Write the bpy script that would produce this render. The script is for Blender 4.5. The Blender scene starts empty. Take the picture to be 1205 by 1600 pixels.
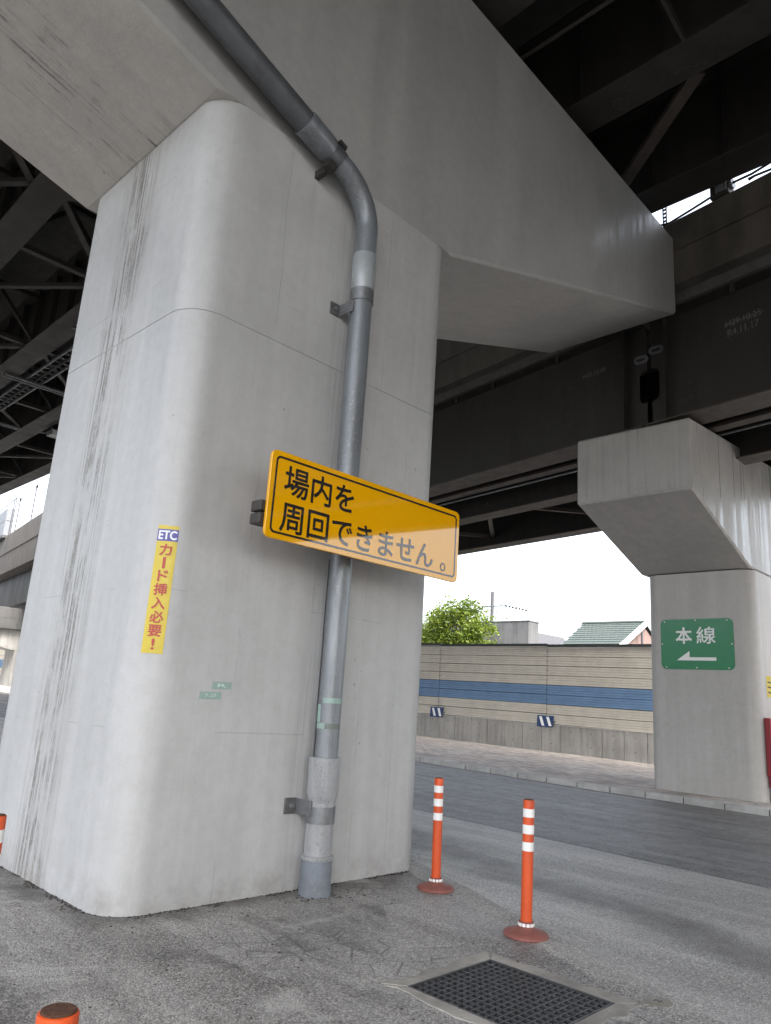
import bpy, bmesh, math, random
from mathutils import Matrix, Vector
import numpy as np
random.seed(7)
R = math.radians
S = bpy.context.scene
COL = S.collection

# ------------------------------------------------------------------ camera
cd = bpy.data.cameras.new("camera"); cam = bpy.data.objects.new("camera", cd); COL.objects.link(cam)
cd.sensor_fit = 'HORIZONTAL'; cd.sensor_width = 36.0; cd.lens = 36.0 * 1160 / 1205
cd.clip_start = 0.05; cd.clip_end = 1500
CAM_M = np.array([[0.693270,-0.219414,-0.686465],[-0.717845,-0.125875,-0.684729],[0.063830,0.967478,-0.244771]])          # columns: right, up, back
m = Matrix([list(r) for r in CAM_M]).to_4x4(); m.translation = (0, 0, 1.55)
cam.matrix_world = m
S.camera = cam

# ------------------------------------------------------------------ light
SUN_EL, SUN_AZ = 56.0, 200.0       # azimuth clockwise from +Y
world = bpy.data.worlds.new("World"); S.world = world; world.use_nodes = True
wt = world.node_tree; wt.nodes.clear()
sky = wt.nodes.new('ShaderNodeTexSky'); sky.sky_type = 'NISHITA'; sky.sun_disc = False
sky.sun_elevation = R(SUN_EL); sky.sun_rotation = R(SUN_AZ)
sky.air_density = 1.0; sky.dust_density = 6.0; sky.ozone_density = 1.0
hs = wt.nodes.new('ShaderNodeHueSaturation'); hs.inputs['Saturation'].default_value = 0.45
bg = wt.nodes.new('ShaderNodeBackground'); bg.inputs['Strength'].default_value = 0.15
wo = wt.nodes.new('ShaderNodeOutputWorld')
wt.links.new(sky.outputs[0], hs.inputs['Color']); wt.links.new(hs.outputs[0], bg.inputs['Color']); wt.links.new(bg.outputs[0], wo.inputs['Surface'])
sd = bpy.data.lights.new("sun", 'SUN'); sd.energy = 0.6; sd.angle = R(14); sd.color = (1.0, 0.95, 0.88)
sun = bpy.data.objects.new("sun", sd); COL.objects.link(sun)
sdir = Vector((math.sin(R(SUN_AZ)) * math.cos(R(SUN_EL)), math.cos(R(SUN_AZ)) * math.cos(R(SUN_EL)), math.sin(R(SUN_EL))))
sun.rotation_euler = sdir.to_track_quat('Z', 'Y').to_euler(); sun.location = (0, -20, 40)
S.view_settings.view_transform = 'Standard'; S.view_settings.look = 'None'
S.view_settings.gamma = 1.0; S.view_settings.use_curve_mapping = False
S.view_settings.exposure = 2.58

# ------------------------------------------------------------------ mesh helpers
class MB:
    def __init__(s): s.v = []; s.f = []; s.m = []
    def add(s, vs, fs, mi=0):
        b = len(s.v); s.v += [tuple(p) for p in vs]
        s.f += [tuple(b + i for i in f) for f in fs]; s.m += [mi] * len(fs); return s
    def box(s, x0, x1, y0, y1, z0, z1, mi=0):
        return s.add([(x0,y0,z0),(x1,y0,z0),(x1,y1,z0),(x0,y1,z0),(x0,y0,z1),(x1,y0,z1),(x1,y1,z1),(x0,y1,z1)],
                     [(0,3,2,1),(4,5,6,7),(0,1,5,4),(1,2,6,5),(2,3,7,6),(3,0,4,7)], mi)
    def beam(s, a, b, w, h, up=(0,0,1), mi=0):
        a = Vector(a); b = Vector(b); d = (b - a).normalized(); up = Vector(up)
        r = d.cross(up)
        if r.length < 1e-4: r = d.cross(Vector((1,0,0)))
        r.normalize(); u = r.cross(d)
        q = []
        for p in (a, b):
            for sx, sy in ((-1,-1),(1,-1),(1,1),(-1,1)): q.append(p + r*sx*w/2 + u*sy*h/2)
        return s.add(q, [(3,2,1,0),(4,5,6,7),(0,1,5,4),(1,2,6,5),(2,3,7,6),(3,0,4,7)], mi)
    def prism(s, poly, fn, a, b, mi=0, capa=True, capb=True):
        """poly: 2d points; fn(p, q, t) -> 3d point, t in (a, b)"""
        n = len(poly)
        vs = [fn(p, q, a) for p, q in poly] + [fn(p, q, b) for p, q in poly]
        fs = [(i, (i+1) % n, n + (i+1) % n, n + i) for i in range(n)]
        if capa: fs.append(tuple(range(n-1, -1, -1)))
        if capb: fs.append(tuple(range(n, 2*n)))
        return s.add(vs, fs, mi)
    def sweep(s, poly, fn, ts, mi=0):
        n = len(poly); vs = []; fs = []
        for t in ts: vs += [fn(p, q, t) for p, q in poly]
        for k in range(len(ts)-1):
            for i in range(n): fs.append((k*n+i, k*n+(i+1) % n, (k+1)*n+(i+1) % n, (k+1)*n+i))
        fs.append(tuple(range(n-1, -1, -1))); fs.append(tuple(range((len(ts)-1)*n, len(ts)*n)))
        return s.add(vs, fs, mi)
    def tube(s, pts, rad, n=12, caps=True, mi=0):
        pts = [Vector(p) for p in pts]
        if not hasattr(rad, '__len__'): rad = [rad]*len(pts)
        vs = []; fs = []; ref = None
        for i, p in enumerate(pts):
            d = (pts[min(i+1, len(pts)-1)] - pts[max(i-1, 0)])
            if d.length < 1e-7: d = Vector((0,0,1))
            d.normalize()
            if ref is None:
                ref = d.cross(Vector((0,0,1)))
                if ref.length < 1e-3: ref = Vector((1,0,0))
            ref = (ref - d*ref.dot(d)).normalized(); o = d.cross(ref)
            for k in range(n):
                a = 2*math.pi*k/n; vs.append(p + (ref*math.cos(a) + o*math.sin(a))*rad[i])
        for i in range(len(pts)-1):
            for k in range(n): fs.append((i*n+k, i*n+(k+1) % n, (i+1)*n+(k+1) % n, (i+1)*n+k))
        if caps: fs.append(tuple(range(n-1, -1, -1))); fs.append(tuple(range((len(pts)-1)*n, len(pts)*n)))
        return s.add(vs, fs, mi)
    def lathe(s, prof, n=32, c=(0,0,0), mi=0):
        vs = []; fs = []
        for r, z in prof:
            for k in range(n):
                a = 2*math.pi*k/n; vs.append((c[0]+r*math.cos(a), c[1]+r*math.sin(a), c[2]+z))
        for i in range(len(prof)-1):
            for k in range(n): fs.append((i*n+k, i*n+(k+1) % n, (i+1)*n+(k+1) % n, (i+1)*n+k))
        fs.append(tuple(range(n-1, -1, -1))); fs.append(tuple(range((len(prof)-1)*n, len(prof)*n)))
        return s.add(vs, fs, mi)

def mesh_of(name, mb, mats, bevel=0, smooth=None, segs=2, fix=True, skip=None):
    me = bpy.data.meshes.new(name)
    me.from_pydata(mb.v, [], mb.f)
    if not isinstance(mats, (list, tuple)): mats = [mats]
    for mt in mats: me.materials.append(mt)
    if len(mats) > 1: me.polygons.foreach_set('material_index', mb.m)
    if fix or bevel:
        bm = bmesh.new(); bm.from_mesh(me)
        bmesh.ops.recalc_face_normals(bm, faces=bm.faces)
        if bevel:
            ed = [e for e in bm.edges if len(e.link_faces) == 2 and e.calc_face_angle(0) > R(30) and not (skip and skip(e))]
            bmesh.ops.bevel(bm, geom=ed, offset=bevel, segments=segs, profile=0.5, affect='EDGES', clamp_overlap=True)
        bm.to_mesh(me); bm.free()
    if smooth is not None:
        me.polygons.foreach_set('use_smooth', [True]*len(me.polygons)); me.set_sharp_from_angle(angle=R(smooth))
    me.update(); return me

def link(name, me, parent=None, local=False, kind=None):
    o = bpy.data.objects.new(name, me); COL.objects.link(o)
    if parent is not None:
        o.parent = parent
        if not local:
            w = Matrix.Translation(parent.location)
            q = parent
            while q.parent is not None:
                q = q.parent
            o.matrix_parent_inverse = Matrix.Translation(-world_loc(parent))
    if kind: o['kind'] = kind
    return o
def world_loc(o):
    return Vector(o['_wl']) if '_wl' in o else Vector((0,0,0))
def obj(name, mb, mats, parent=None, bevel=0, smooth=None, local=False, kind=None, fix=True, segs=2):
    return link(name, mesh_of(name, mb, mats, bevel, smooth, segs, fix), parent, local, kind)
ROOTS = []
def thing(name, loc, label, cat, group=None):
    o = bpy.data.objects.new(name, None); COL.objects.link(o); o.location = loc
    o.empty_display_size = 0.2
    o['label'] = label; o['category'] = cat; o['_wl'] = tuple(loc); ROOTS.append(o)
    if group: o['group'] = group
    return o
def tag(o, label, cat, group=None):
    o['label'] = label; o['category'] = cat
    if group: o['group'] = group
    return o
def structure(name, mb, mats, **k):
    o = obj(name, mb, mats, **k); o['kind'] = 'structure'; return o
def copy_tree(o, parent=None):
    c = o.copy(); COL.objects.link(c)
    if parent is not None: c.parent = parent
    for ch in list(o.children): copy_tree(ch, c)
    return c
def rrect(w0, w1, h0, h1, r, n=6):
    out = []
    for cx, cy, a0 in ((w1-r,h0+r,-90),(w1-r,h1-r,0),(w0+r,h1-r,90),(w0+r,h0+r,180)):
        for k in range(n+1):
            a = R(a0 + 90*k/n); out.append((cx+r*math.cos(a), cy+r*math.sin(a)))
    return out
def ring(mb, outer, inner, fn, a, b):
    n = len(outer)
    vs = [fn(p,q,a) for p,q in outer]+[fn(p,q,a) for p,q in inner]+[fn(p,q,b) for p,q in outer]+[fn(p,q,b) for p,q in inner]
    fs = []
    for i in range(n):
        j = (i+1) % n
        fs += [(i,j,n+j,n+i),(2*n+i,3*n+i,3*n+j,2*n+j),(i,2*n+i,2*n+j,j),(n+i,n+j,3*n+j,3*n+i)]
    mb.add(vs, fs)

_txt = {}
def glyphs(text, bold=0.0):
    """flat glyph outlines of a text as (verts2d, faces), unit size"""
    key = (text, bold)
    if key in _txt: return _txt[key]
    c = bpy.data.curves.new('lettering', 'FONT'); c.body = text; c.size = 1.0; c.offset = bold; c.resolution_u = 3
    o = bpy.data.objects.new('lettering', c); COL.objects.link(o)
    dg = bpy.context.evaluated_depsgraph_get(); dg.update()
    me = bpy.data.meshes.new_from_object(o.evaluated_get(dg))
    vs = [(v.co.x, v.co.y) for v in me.vertices]; fs = [tuple(p.vertices) for p in me.polygons]
    bpy.data.objects.remove(o); bpy.data.curves.remove(c); bpy.data.meshes.remove(me)
    _txt[key] = (vs, fs); return vs, fs
def fit(text, u0, u1, v0, v1, bold=0.0, rot=False):
    vs, fs = glyphs(text, bold)
    if rot: vs = [(y, -x) for x, y in vs]
    xs = [p[0] for p in vs]; ys = [p[1] for p in vs]
    sx = (u1-u0)/(max(xs)-min(xs)); sy = (v1-v0)/(max(ys)-min(ys))
    return [(u0+(x-min(xs))*sx, v0+(y-min(ys))*sy) for x, y in vs], fs

# ------------------------------------------------------------------ node helpers
class NT:
    def __init__(s, name):
        s.mat = bpy.data.materials.new(name); s.mat.use_nodes = True; s.t = s.mat.node_tree
        s.b = s.t.nodes['Principled BSDF']; s.geo = s.t.nodes.new('ShaderNodeNewGeometry')
        s.pos = s.geo.outputs['Position']
    def L(s, a, b): s.t.links.new(a, b)
    def inp(s, sock, val):
        if isinstance(val, bpy.types.NodeSocket): s.L(val, sock)
        elif val is not None:
            if sock.type == 'RGBA' and len(val) == 3: val = (*val, 1)
            sock.default_value = val
    def vec(s, scale, loc=(0,0,0), src=None):
        n = s.t.nodes.new('ShaderNodeMapping'); s.L(src or s.pos, n.inputs['Vector'])
        n.inputs['Scale'].default_value = scale if hasattr(scale, '__len__') else (scale,)*3
        n.inputs['Location'].default_value = loc; return n.outputs[0]
    def noise(s, v, scale=1, detail=5, rough=0.6, dist=0):
        n = s.t.nodes.new('ShaderNodeTexNoise'); s.L(v, n.inputs['Vector'])
        n.inputs['Scale'].default_value = scale; n.inputs['Detail'].default_value = detail
        n.inputs['Roughness'].default_value = rough; n.inputs['Distortion'].default_value = dist
        return n.outputs['Fac']
    def voro(s, v, scale=1, feat='F1', out='Distance', rnd=1.0):
        n = s.t.nodes.new('ShaderNodeTexVoronoi'); n.feature = feat; s.L(v, n.inputs['Vector'])
        n.inputs['Scale'].default_value = scale; n.inputs['Randomness'].default_value = rnd; return n.outputs[out]
    def math(s, op, a, b=None, clamp=False):
        n = s.t.nodes.new('ShaderNodeMath'); n.operation = op; n.use_clamp = clamp
        s.inp(n.inputs[0], a)
        if b is not None: s.inp(n.inputs[1], b)
        return n.outputs[0]
    def rng(s, v, a, b, c=0.0, d=1.0, smooth=True):
        n = s.t.nodes.new('ShaderNodeMapRange'); s.inp(n.inputs['Value'], v)
        n.interpolation_type = 'SMOOTHSTEP' if smooth else 'LINEAR'
        for k, x in zip(('From Min','From Max','To Min','To Max'), (a,b,c,d)): n.inputs[k].default_value = x
        return n.outputs[0]
    def mix(s, f, a, b, mode='MIX'):
        n = s.t.nodes.new('ShaderNodeMix'); n.data_type = 'RGBA'; n.blend_type = mode
        s.inp(n.inputs[0], f); s.inp(n.inputs[6], a); s.inp(n.inputs[7], b); return n.outputs[2]
    def sep(s, v):
        n = s.t.nodes.new('ShaderNodeSeparateXYZ'); s.L(v, n.inputs[0]); return n.outputs
    def bump(s, h, strength=0.3, dist=0.01):
        n = s.t.nodes.new('ShaderNodeBump'); n.inputs['Strength'].default_value = strength; n.inputs['Distance'].default_value = dist
        s.L(h, n.inputs['Height']); s.L(n.outputs[0], s.b.inputs['Normal'])
    def out(s, col, rough=0.6, metal=0.0, spec=0.5, coat=None):
        s.inp(s.b.inputs['Base Color'], col); s.inp(s.b.inputs['Roughness'], rough)
        s.inp(s.b.inputs['Metallic'], metal); s.b.inputs['Specular IOR Level'].default_value = spec
        if coat: s.b.inputs['Coat Weight'].default_value = coat[0]; s.b.inputs['Coat Roughness'].default_value = coat[1]
        return s.mat

def concrete(name, c1, c2, rough=(0.42, 0.62), streak=(5, 5, 0.22), grain=0.5, pits=True, stain=0.0, bump=0.25, spec=0.5, leftstain=False, cracks=0.0, soffitstain=False, glossy_streaks=False):
    t = NT(name)
    big = t.noise(t.vec(0.7), 1, 6, 0.6)
    st = t.noise(t.vec(streak), 1, 6, 0.65)
    fine = t.noise(t.vec(70), 1, 3, 0.7)
    mid = t.noise(t.vec(9), 1, 6, 0.7)
    f = t.math('ADD', t.math('MULTIPLY', big, 0.55), t.math('MULTIPLY', st, 0.45))
    col = t.mix(t.rng(f, 0.36, 0.64), c1, c2)
    col = t.mix(t.rng(mid, 0.35, 0.7), col, t.mix(1.0, col, (0.93, 0.925, 0.915), 'MULTIPLY'))
    col = t.mix(t.math('MULTIPLY', t.rng(fine, 0.5, 0.8), grain*0.5), col, t.mix(1.0, col, (0.7, 0.7, 0.7), 'MULTIPLY'))
    h = t.math('ADD', t.math('MULTIPLY', fine, 0.35), t.math('MULTIPLY', mid, 0.9))
    h = t.math('ADD', h, t.math('MULTIPLY', st, 0.8))
    if pits:
        pv = t.voro(t.vec(9, (3,1,2)), 1)
        size = t.rng(t.noise(t.vec(2.1, (7,7,7)), 1, 2), 0.52, 0.75, 0.0, 0.12)
        pit = t.math('LESS_THAN', pv, size)
        col = t.mix(t.math('MULTIPLY', pit, 0.55), col, (0.16, 0.15, 0.14))
        h = t.math('SUBTRACT', h, t.math('MULTIPLY', pit, 0.6))
    if stain > 0:
        sv = t.noise(t.vec((7 if streak[0] > 1 else 0.2, 7 if streak[1] > 1 else 0.2, 7 if streak[2] > 1 else 0.12), (4, 9, 1)), 1, 7, 0.75)
        col = t.mix(t.math('MULTIPLY', t.rng(sv, 0.58, 0.78), stain), col, (0.10, 0.092, 0.08))
    if cracks > 0:
        wv = t.noise(t.vec(1.3, (2,2,5)), 1, 4)
        cv = t.math('ABSOLUTE', t.math('SUBTRACT', t.noise(t.vec((1.1,1.1,0.45), (9,3,4)), 1, 5, 0.55), 0.5))
        cm = t.math('MULTIPLY', t.math('LESS_THAN', cv, 0.0022), t.rng(wv, 0.55, 0.6))
        col = t.mix(t.math('MULTIPLY', cm, cracks), col, (0.09, 0.085, 0.08))
    if soffitstain:
        x, y, z = t.sep(t.pos)
        wob = t.math('MULTIPLY', t.math('SUBTRACT', t.noise(t.vec((0.6, 0.01, 0.01)), 1, 4), 0.5), 0.35)
        ya = t.math('ABSOLUTE', t.math('SUBTRACT', t.math('SUBTRACT', y, 6.35), wob))
        dr = t.noise(t.vec((0.55, 15, 1), (1, 5, 2)), 1, 8, 0.8)
        br = t.noise(t.vec((1.6, 2, 1.0), (5, 1, 6)), 1, 5, 0.7)
        k = t.math('MULTIPLY', t.math('MULTIPLY', t.rng(dr, 0.49, 0.62), t.rng(br, 0.42, 0.6)), t.rng(ya, 0.8, 0.1))
        k = t.math('MULTIPLY', k, t.rng(x, 4, 2.6))
        col = t.mix(t.math('MULTIPLY', k, 0.9), col, (0.06, 0.055, 0.05))
        jx = t.math('ABSOLUTE', t.math('SUBTRACT', t.math('FRACT', t.math('MULTIPLY', t.math('ADD', y, 0.13), 1.05)), 0.5))
        jn = t.math('MULTIPLY', t.rng(jx, 0.006, 0.002), t.rng(t.noise(t.vec((1.2, 3, 1)), 1, 4), 0.48, 0.55))
        col = t.mix(t.math('MULTIPLY', jn, 0.45), col, (0.12, 0.11, 0.1))
    if leftstain:
        x, y, z = t.sep(t.pos)
        nx, ny, nz = t.sep(t.geo.outputs['Normal'])
        face = t.rng(nx, -0.9, -0.97)
        wob = t.math('MULTIPLY', t.math('SUBTRACT', t.noise(t.vec((0.01, 0.01, 0.7)), 1, 4), 0.5), 0.5)
        yc = t.math('SUBTRACT', t.math('SUBTRACT', y, 6.42), wob)
        band = t.rng(t.math('ABSOLUTE', yc), 0.40, 0.10)
        dr = t.noise(t.vec((1, 26, 0.5), (1, 5, 2)), 1, 8, 0.72)
        br = t.noise(t.vec((1, 3.2, 1.5), (5, 1, 6)), 1, 6, 0.7)
        spk = t.noise(t.vec((1, 90, 22)), 1, 3, 0.8)
        k = t.math('MULTIPLY', t.rng(dr, 0.45, 0.56), t.rng(br, 0.40, 0.54))
        k = t.math('MULTIPLY', t.math('MULTIPLY', k, band), t.math('MULTIPLY', face, t.rng(spk, 0.34, 0.52)))
        col = t.mix(t.math('MULTIPLY', k, 0.95), col, (0.075, 0.07, 0.062))
        soft = t.math('MULTIPLY', t.math('MULTIPLY', face, t.rng(t.math('ABSOLUTE', yc), 0.6, 0.1)), t.rng(dr, 0.35, 0.7))
        col = t.mix(t.math('MULTIPLY', soft, 0.42), col, (0.25, 0.235, 0.205))
        # faint lift lines, hairlines and chipped spots
        for zc, th, sd_ in ((4.99, .50, 1), (2.26, .52, 4), (1.22, .56, 7), (6.1, .55, 9)):
            wz = t.math('MULTIPLY', t.math('SUBTRACT', t.noise(t.vec((2.5, 2.5, 0), (sd_, 0, 0)), 1, 4), 0.5), 0.03)
            lz = t.rng(t.math('ABSOLUTE', t.math('SUBTRACT', t.math('ADD', z, wz), zc)), 0.007, 0.002)
            lz = t.math('MULTIPLY', lz, t.rng(t.noise(t.vec((1.1, 1.1, 1), (sd_, 2, 0)), 1, 4), th, th+.06))
            col = t.mix(t.math('MULTIPLY', lz, 0.3), col, (0.17, 0.165, 0.155))
        for xc in (3.52, 4.9, 5.35):
            wx = t.math('MULTIPLY', t.math('SUBTRACT', t.noise(t.vec((0, 0, 1.2), (xc, 0, 0)), 1, 5), 0.5), 0.12)
            lx = t.rng(t.math('ABSOLUTE', t.math('SUBTRACT', t.math('ADD', x, wx), xc)), 0.006, 0.002)
            lx = t.math('MULTIPLY', t.math('MULTIPLY', lx, t.rng(ny, -.9, -.98)), t.rng(t.noise(t.vec((.3, .3, 1.3), (xc*3, 2, 0)), 1, 5), .5, .58))
            col = t.mix(t.math('MULTIPLY', lx, 0.4), col, (0.2, 0.195, 0.185))
        cz = t.noise(t.vec((11, 11, 5)), 1, 5, 0.75)
        chip = t.math('MULTIPLY', t.rng(cz, 0.665, 0.70), t.rng(t.noise(t.vec(0.9, (3, 3, 3)), 1, 3), 0.5, 0.6))
        col = t.mix(t.math('MULTIPLY', chip, 0.6), col, (0.2, 0.19, 0.175)); h = t.math('SUBTRACT', h, t.math('MULTIPLY', chip, 0.5))
        # drips below the pipe clamps and behind the pipe
        pd = t.math('ABSOLUTE', t.math('SUBTRACT', x, 4.33))
        pk = t.math('MULTIPLY', t.math('MULTIPLY', t.rng(pd, 0.26, 0.02), t.rng(ny, -.9, -.98)), t.rng(t.noise(t.vec((22, 1, 0.5)), 1, 6, 0.7), 0.45, 0.66))
        col = t.mix(t.math('MULTIPLY', pk, 0.4), col, (0.2, 0.185, 0.165))
        # road dirt splashed on the bottom 30 cm
        sp = t.math('MULTIPLY', t.rng(z, 0.35, 0.0), t.rng(t.noise(t.vec(4), 1, 6, 0.7), 0.35, 0.7))
        col = t.mix(t.math('MULTIPLY', sp, 0.55), col, (0.2, 0.185, 0.165))
    t.bump(h, bump, 0.012)
    rg = t.rng(st if glossy_streaks else big, 0.38 if glossy_streaks else 0.35, 0.62 if glossy_streaks else 0.65, rough[0], rough[1])
    return t.out(col, rg, 0, spec)

def asphalt(name, c1, c2, stone, agg=95, patch=0.5, rough=(0.5, 0.75), bump=0.9, spec=0.5, tracks=None, cracks=False, band=False):
    t = NT(name)
    v = t.vec(1.0)
    cells = t.voro(v, agg, 'F1', 'Color'); dist = t.voro(v, agg)
    cl = t.sep(cells)[0]
    big = t.noise(t.vec(patch), 1, 7, 0.6, 0.4)
    mid = t.noise(t.vec(3.5, (3,2,1)), 1, 6, 0.7)
    f = t.math('ADD', t.math('MULTIPLY', big, 0.6), t.math('MULTIPLY', mid, 0.4))
    base = t.mix(t.rng(f, 0.4, 0.62), c1, c2)
    st = t.mix(t.rng(cl, 0.25, 1.0), t.mix(1.0, base, (0.45,)*3, 'MULTIPLY'), t.mix(0.55, base, stone))
    col = t.mix(0.72, base, st)
    col = t.mix(t.rng(dist, 0.35, 0.75), col, t.mix(1.0, col, (0.4,)*3, 'MULTIPLY'))
    sp1 = t.noise(t.vec(36, (1, 2, 3)), 1, 3, 0.8)
    col = t.mix(t.math('MULTIPLY', t.rng(sp1, 0.54, 0.68), 0.6), col, stone)
    col = t.mix(t.math('MULTIPLY', t.rng(sp1, 0.45, 0.33), 0.55), col, t.mix(1.0, col, (0.35, 0.34, 0.33), 'MULTIPLY'))
    wear = t.noise(t.vec((2.4, 0.35, 1), (0.7, 0, 0)), 1, 7, 0.7, 0.3)
    col = t.mix(t.math('MULTIPLY', t.rng(wear, 0.40, 0.60), 0.35), t.mix(1.0, col, (0.88, 0.87, 0.86), 'MULTIPLY'), t.mix(0.5, col, stone))
    if tracks:
        tv = t.noise(t.vec((1.6, 0.12, 1), (0.3, 0, 0)), 1, 4, 0.5)
        col = t.mix(t.math('MULTIPLY', t.rng(tv, 0.45, 0.6), tracks), col, t.mix(1.0, col, (0.55, 0.53, 0.52), 'MULTIPLY'))
    if band:            # wavering darker band between the joint strip and the lane edge
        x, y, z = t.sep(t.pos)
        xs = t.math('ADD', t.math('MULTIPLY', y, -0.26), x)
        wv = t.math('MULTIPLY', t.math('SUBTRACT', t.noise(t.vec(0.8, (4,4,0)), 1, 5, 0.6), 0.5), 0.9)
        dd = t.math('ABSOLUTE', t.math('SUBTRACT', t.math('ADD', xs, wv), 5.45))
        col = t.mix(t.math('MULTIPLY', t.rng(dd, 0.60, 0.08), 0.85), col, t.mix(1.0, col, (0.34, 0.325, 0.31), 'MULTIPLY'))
    if cracks:
        dv = t.vec(1.0)
        ce = t.voro(t.vec((1.1, 1.1, 0.01)), 3.5, 'DISTANCE_TO_EDGE')
        msk = t.rng(t.noise(t.vec(0.9, (6, 2, 0)), 1, 4), 0.5, 0.62)
        ck = t.math('MULTIPLY', t.rng(ce, 0.03, 0.008), msk)
        col = t.mix(t.math('MULTIPLY', ck, 0.6), col, (0.03, 0.028, 0.026))
        oil = t.rng(t.noise(t.vec((1.5, 1.1, 1), (1, 8, 0)), 1, 7, 0.72, 0.6), 0.52, 0.68)
        col = t.mix(t.math('MULTIPLY', oil, 0.62), col, (0.06, 0.057, 0.053))
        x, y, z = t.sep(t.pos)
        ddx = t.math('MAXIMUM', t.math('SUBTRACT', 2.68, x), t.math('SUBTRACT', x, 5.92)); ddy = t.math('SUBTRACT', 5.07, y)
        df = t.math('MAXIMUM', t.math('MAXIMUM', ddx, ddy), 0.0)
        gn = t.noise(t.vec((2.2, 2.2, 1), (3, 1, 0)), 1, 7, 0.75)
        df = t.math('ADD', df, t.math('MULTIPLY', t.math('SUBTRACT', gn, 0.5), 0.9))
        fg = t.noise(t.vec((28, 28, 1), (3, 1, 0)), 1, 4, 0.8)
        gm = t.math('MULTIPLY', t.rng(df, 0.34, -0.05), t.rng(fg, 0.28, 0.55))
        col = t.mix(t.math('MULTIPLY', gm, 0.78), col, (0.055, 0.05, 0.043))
        pale = t.rng(t.noise(t.vec((0.9, 1.4, 1), (7, 3, 0)), 1, 7, 0.7, 0.8), 0.54, 0.66)
        col = t.mix(t.math('MULTIPLY', pale, 0.45), col, (0.50, 0.485, 0.455))
        dr = t.rng(t.voro(t.vec((1, 1, .01), (2, 5, 0)), 2.2), 0.05, 0.02)
        col = t.mix(t.math('MULTIPLY', dr, 0.7), col, (0.04, 0.038, 0.036))
    h = t.math('ADD', t.math('MULTIPLY', dist, -1.0), t.math('MULTIPLY', cl, 0.5))
    t.bump(h, bump, 0.006)
    return t.out(col, t.rng(mid, 0.3, 0.7, rough[0], rough[1]), 0, spec)

def paint(name, col, rough=0.45, var=0.15, metal=0.0, spec=0.5, dirt=0.2, dirtcol=(0.08, 0.07, 0.06), scale=6, coat=None, bump=0.05, streak=False):
    t = NT(name)
    n = t.noise(t.vec((scale, scale, scale*(0.15 if streak else 1))), 1, 6, 0.65)
    f = t.noise(t.vec(scale*9, (3,3,3)), 1, 4, 0.7)
    c = t.mix(t.math('MULTIPLY', t.rng(n, 0.35, 0.7), var), col, t.mix(1.0, col, (0.45, 0.44, 0.43), 'MULTIPLY'))
    d = t.math('MULTIPLY', t.rng(f, 0.52, 0.72), t.rng(n, 0.4, 0.65))
    c = t.mix(t.math('MULTIPLY', d, dirt), c, dirtcol)
    t.bump(t.math('ADD', n, t.math('MULTIPLY', f, 0.3)), bump, 0.01)
    return t.out(c, t.rng(n, 0.3, 0.7, max(rough-0.06, 0.02), rough+0.08), metal, spec, coat)

M = {}
M['pier'] = concrete('pier_concrete', (0.375, 0.377, 0.375), (0.45, 0.452, 0.45), leftstain=True, cracks=0.0, stain=0.08)
M['cap'] = concrete('cap_concrete', (0.315, 0.316, 0.308), (0.36, 0.361, 0.352), stain=0.02, rough=(0.3, 0.55), bump=0.1, glossy_streaks=True)
M['cap2'] = concrete('second_cap_concrete', (0.33, 0.32, 0.305), (0.44, 0.43, 0.41), streak=(8, 8, 0.16), stain=0.35, rough=(0.24, 0.62), glossy_streaks=True)
M['soffit'] = concrete('board_marked_concrete', (0.41, 0.40, 0.38), (0.49, 0.475, 0.45), streak=(1.2, 5, 5), stain=0.12, bump=0.8, soffitstain=True)
M['pier2'] = concrete('second_pier_concrete', (0.40, 0.385, 0.365), (0.49, 0.47, 0.45), stain=0.1)
M['parapet'] = concrete('parapet_concrete', (0.058, 0.052, 0.044), (0.115, 0.104, 0.089), streak=(2, 2, 0.7), stain=0.75, bump=0.5, rough=(0.7, 0.9))
M['basewall'] = concrete('base_wall_concrete', (0.28, 0.273, 0.26), (0.44, 0.43, 0.41), stain=0.7, streak=(6, 6, 0.6), rough=(0.7, 0.9), bump=0.4)
M['kerb'] = concrete('kerb_concrete', (0.36, 0.355, 0.34), (0.54, 0.53, 0.51), streak=(4,4,4), stain=0.45, rough=(0.7, 0.9), bump=0.4)
M['surround'] = concrete('surround_concrete', (0.17, 0.16, 0.142), (0.38, 0.36, 0.32), streak=(4,4,4), stain=0.6, rough=(0.7,0.9), bump=0.6)
M['housewall'] = concrete('far_building_concrete', (0.085, 0.085, 0.085), (0.13, 0.13, 0.13), stain=0.3, pits=False)
M['farpier'] = concrete('far_pier_concrete', (0.10, 0.10, 0.10), (0.14, 0.14, 0.138), pits=False, stain=0.1)
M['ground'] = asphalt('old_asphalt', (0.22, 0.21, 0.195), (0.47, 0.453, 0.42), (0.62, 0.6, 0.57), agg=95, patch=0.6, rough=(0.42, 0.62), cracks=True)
M['patch'] = asphalt('patched_asphalt', (0.33, 0.318, 0.298), (0.48, 0.465, 0.435), (0.62, 0.6, 0.57), agg=90, patch=1.2, rough=(0.42, 0.62))
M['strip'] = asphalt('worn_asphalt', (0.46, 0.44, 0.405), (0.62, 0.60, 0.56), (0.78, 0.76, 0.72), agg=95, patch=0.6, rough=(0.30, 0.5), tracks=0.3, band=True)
M['road'] = asphalt('dark_asphalt', (0.085, 0.08, 0.077), (0.135, 0.128, 0.123), (0.48, 0.46, 0.44), agg=90, patch=0.4, rough=(0.36, 0.52), tracks=0.3)
M['far_ground'] = asphalt('surrounding_asphalt', (0.045, 0.044, 0.042), (0.065, 0.063, 0.06), (0.1, 0.1, 0.1), agg=40, patch=0.3)
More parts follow.
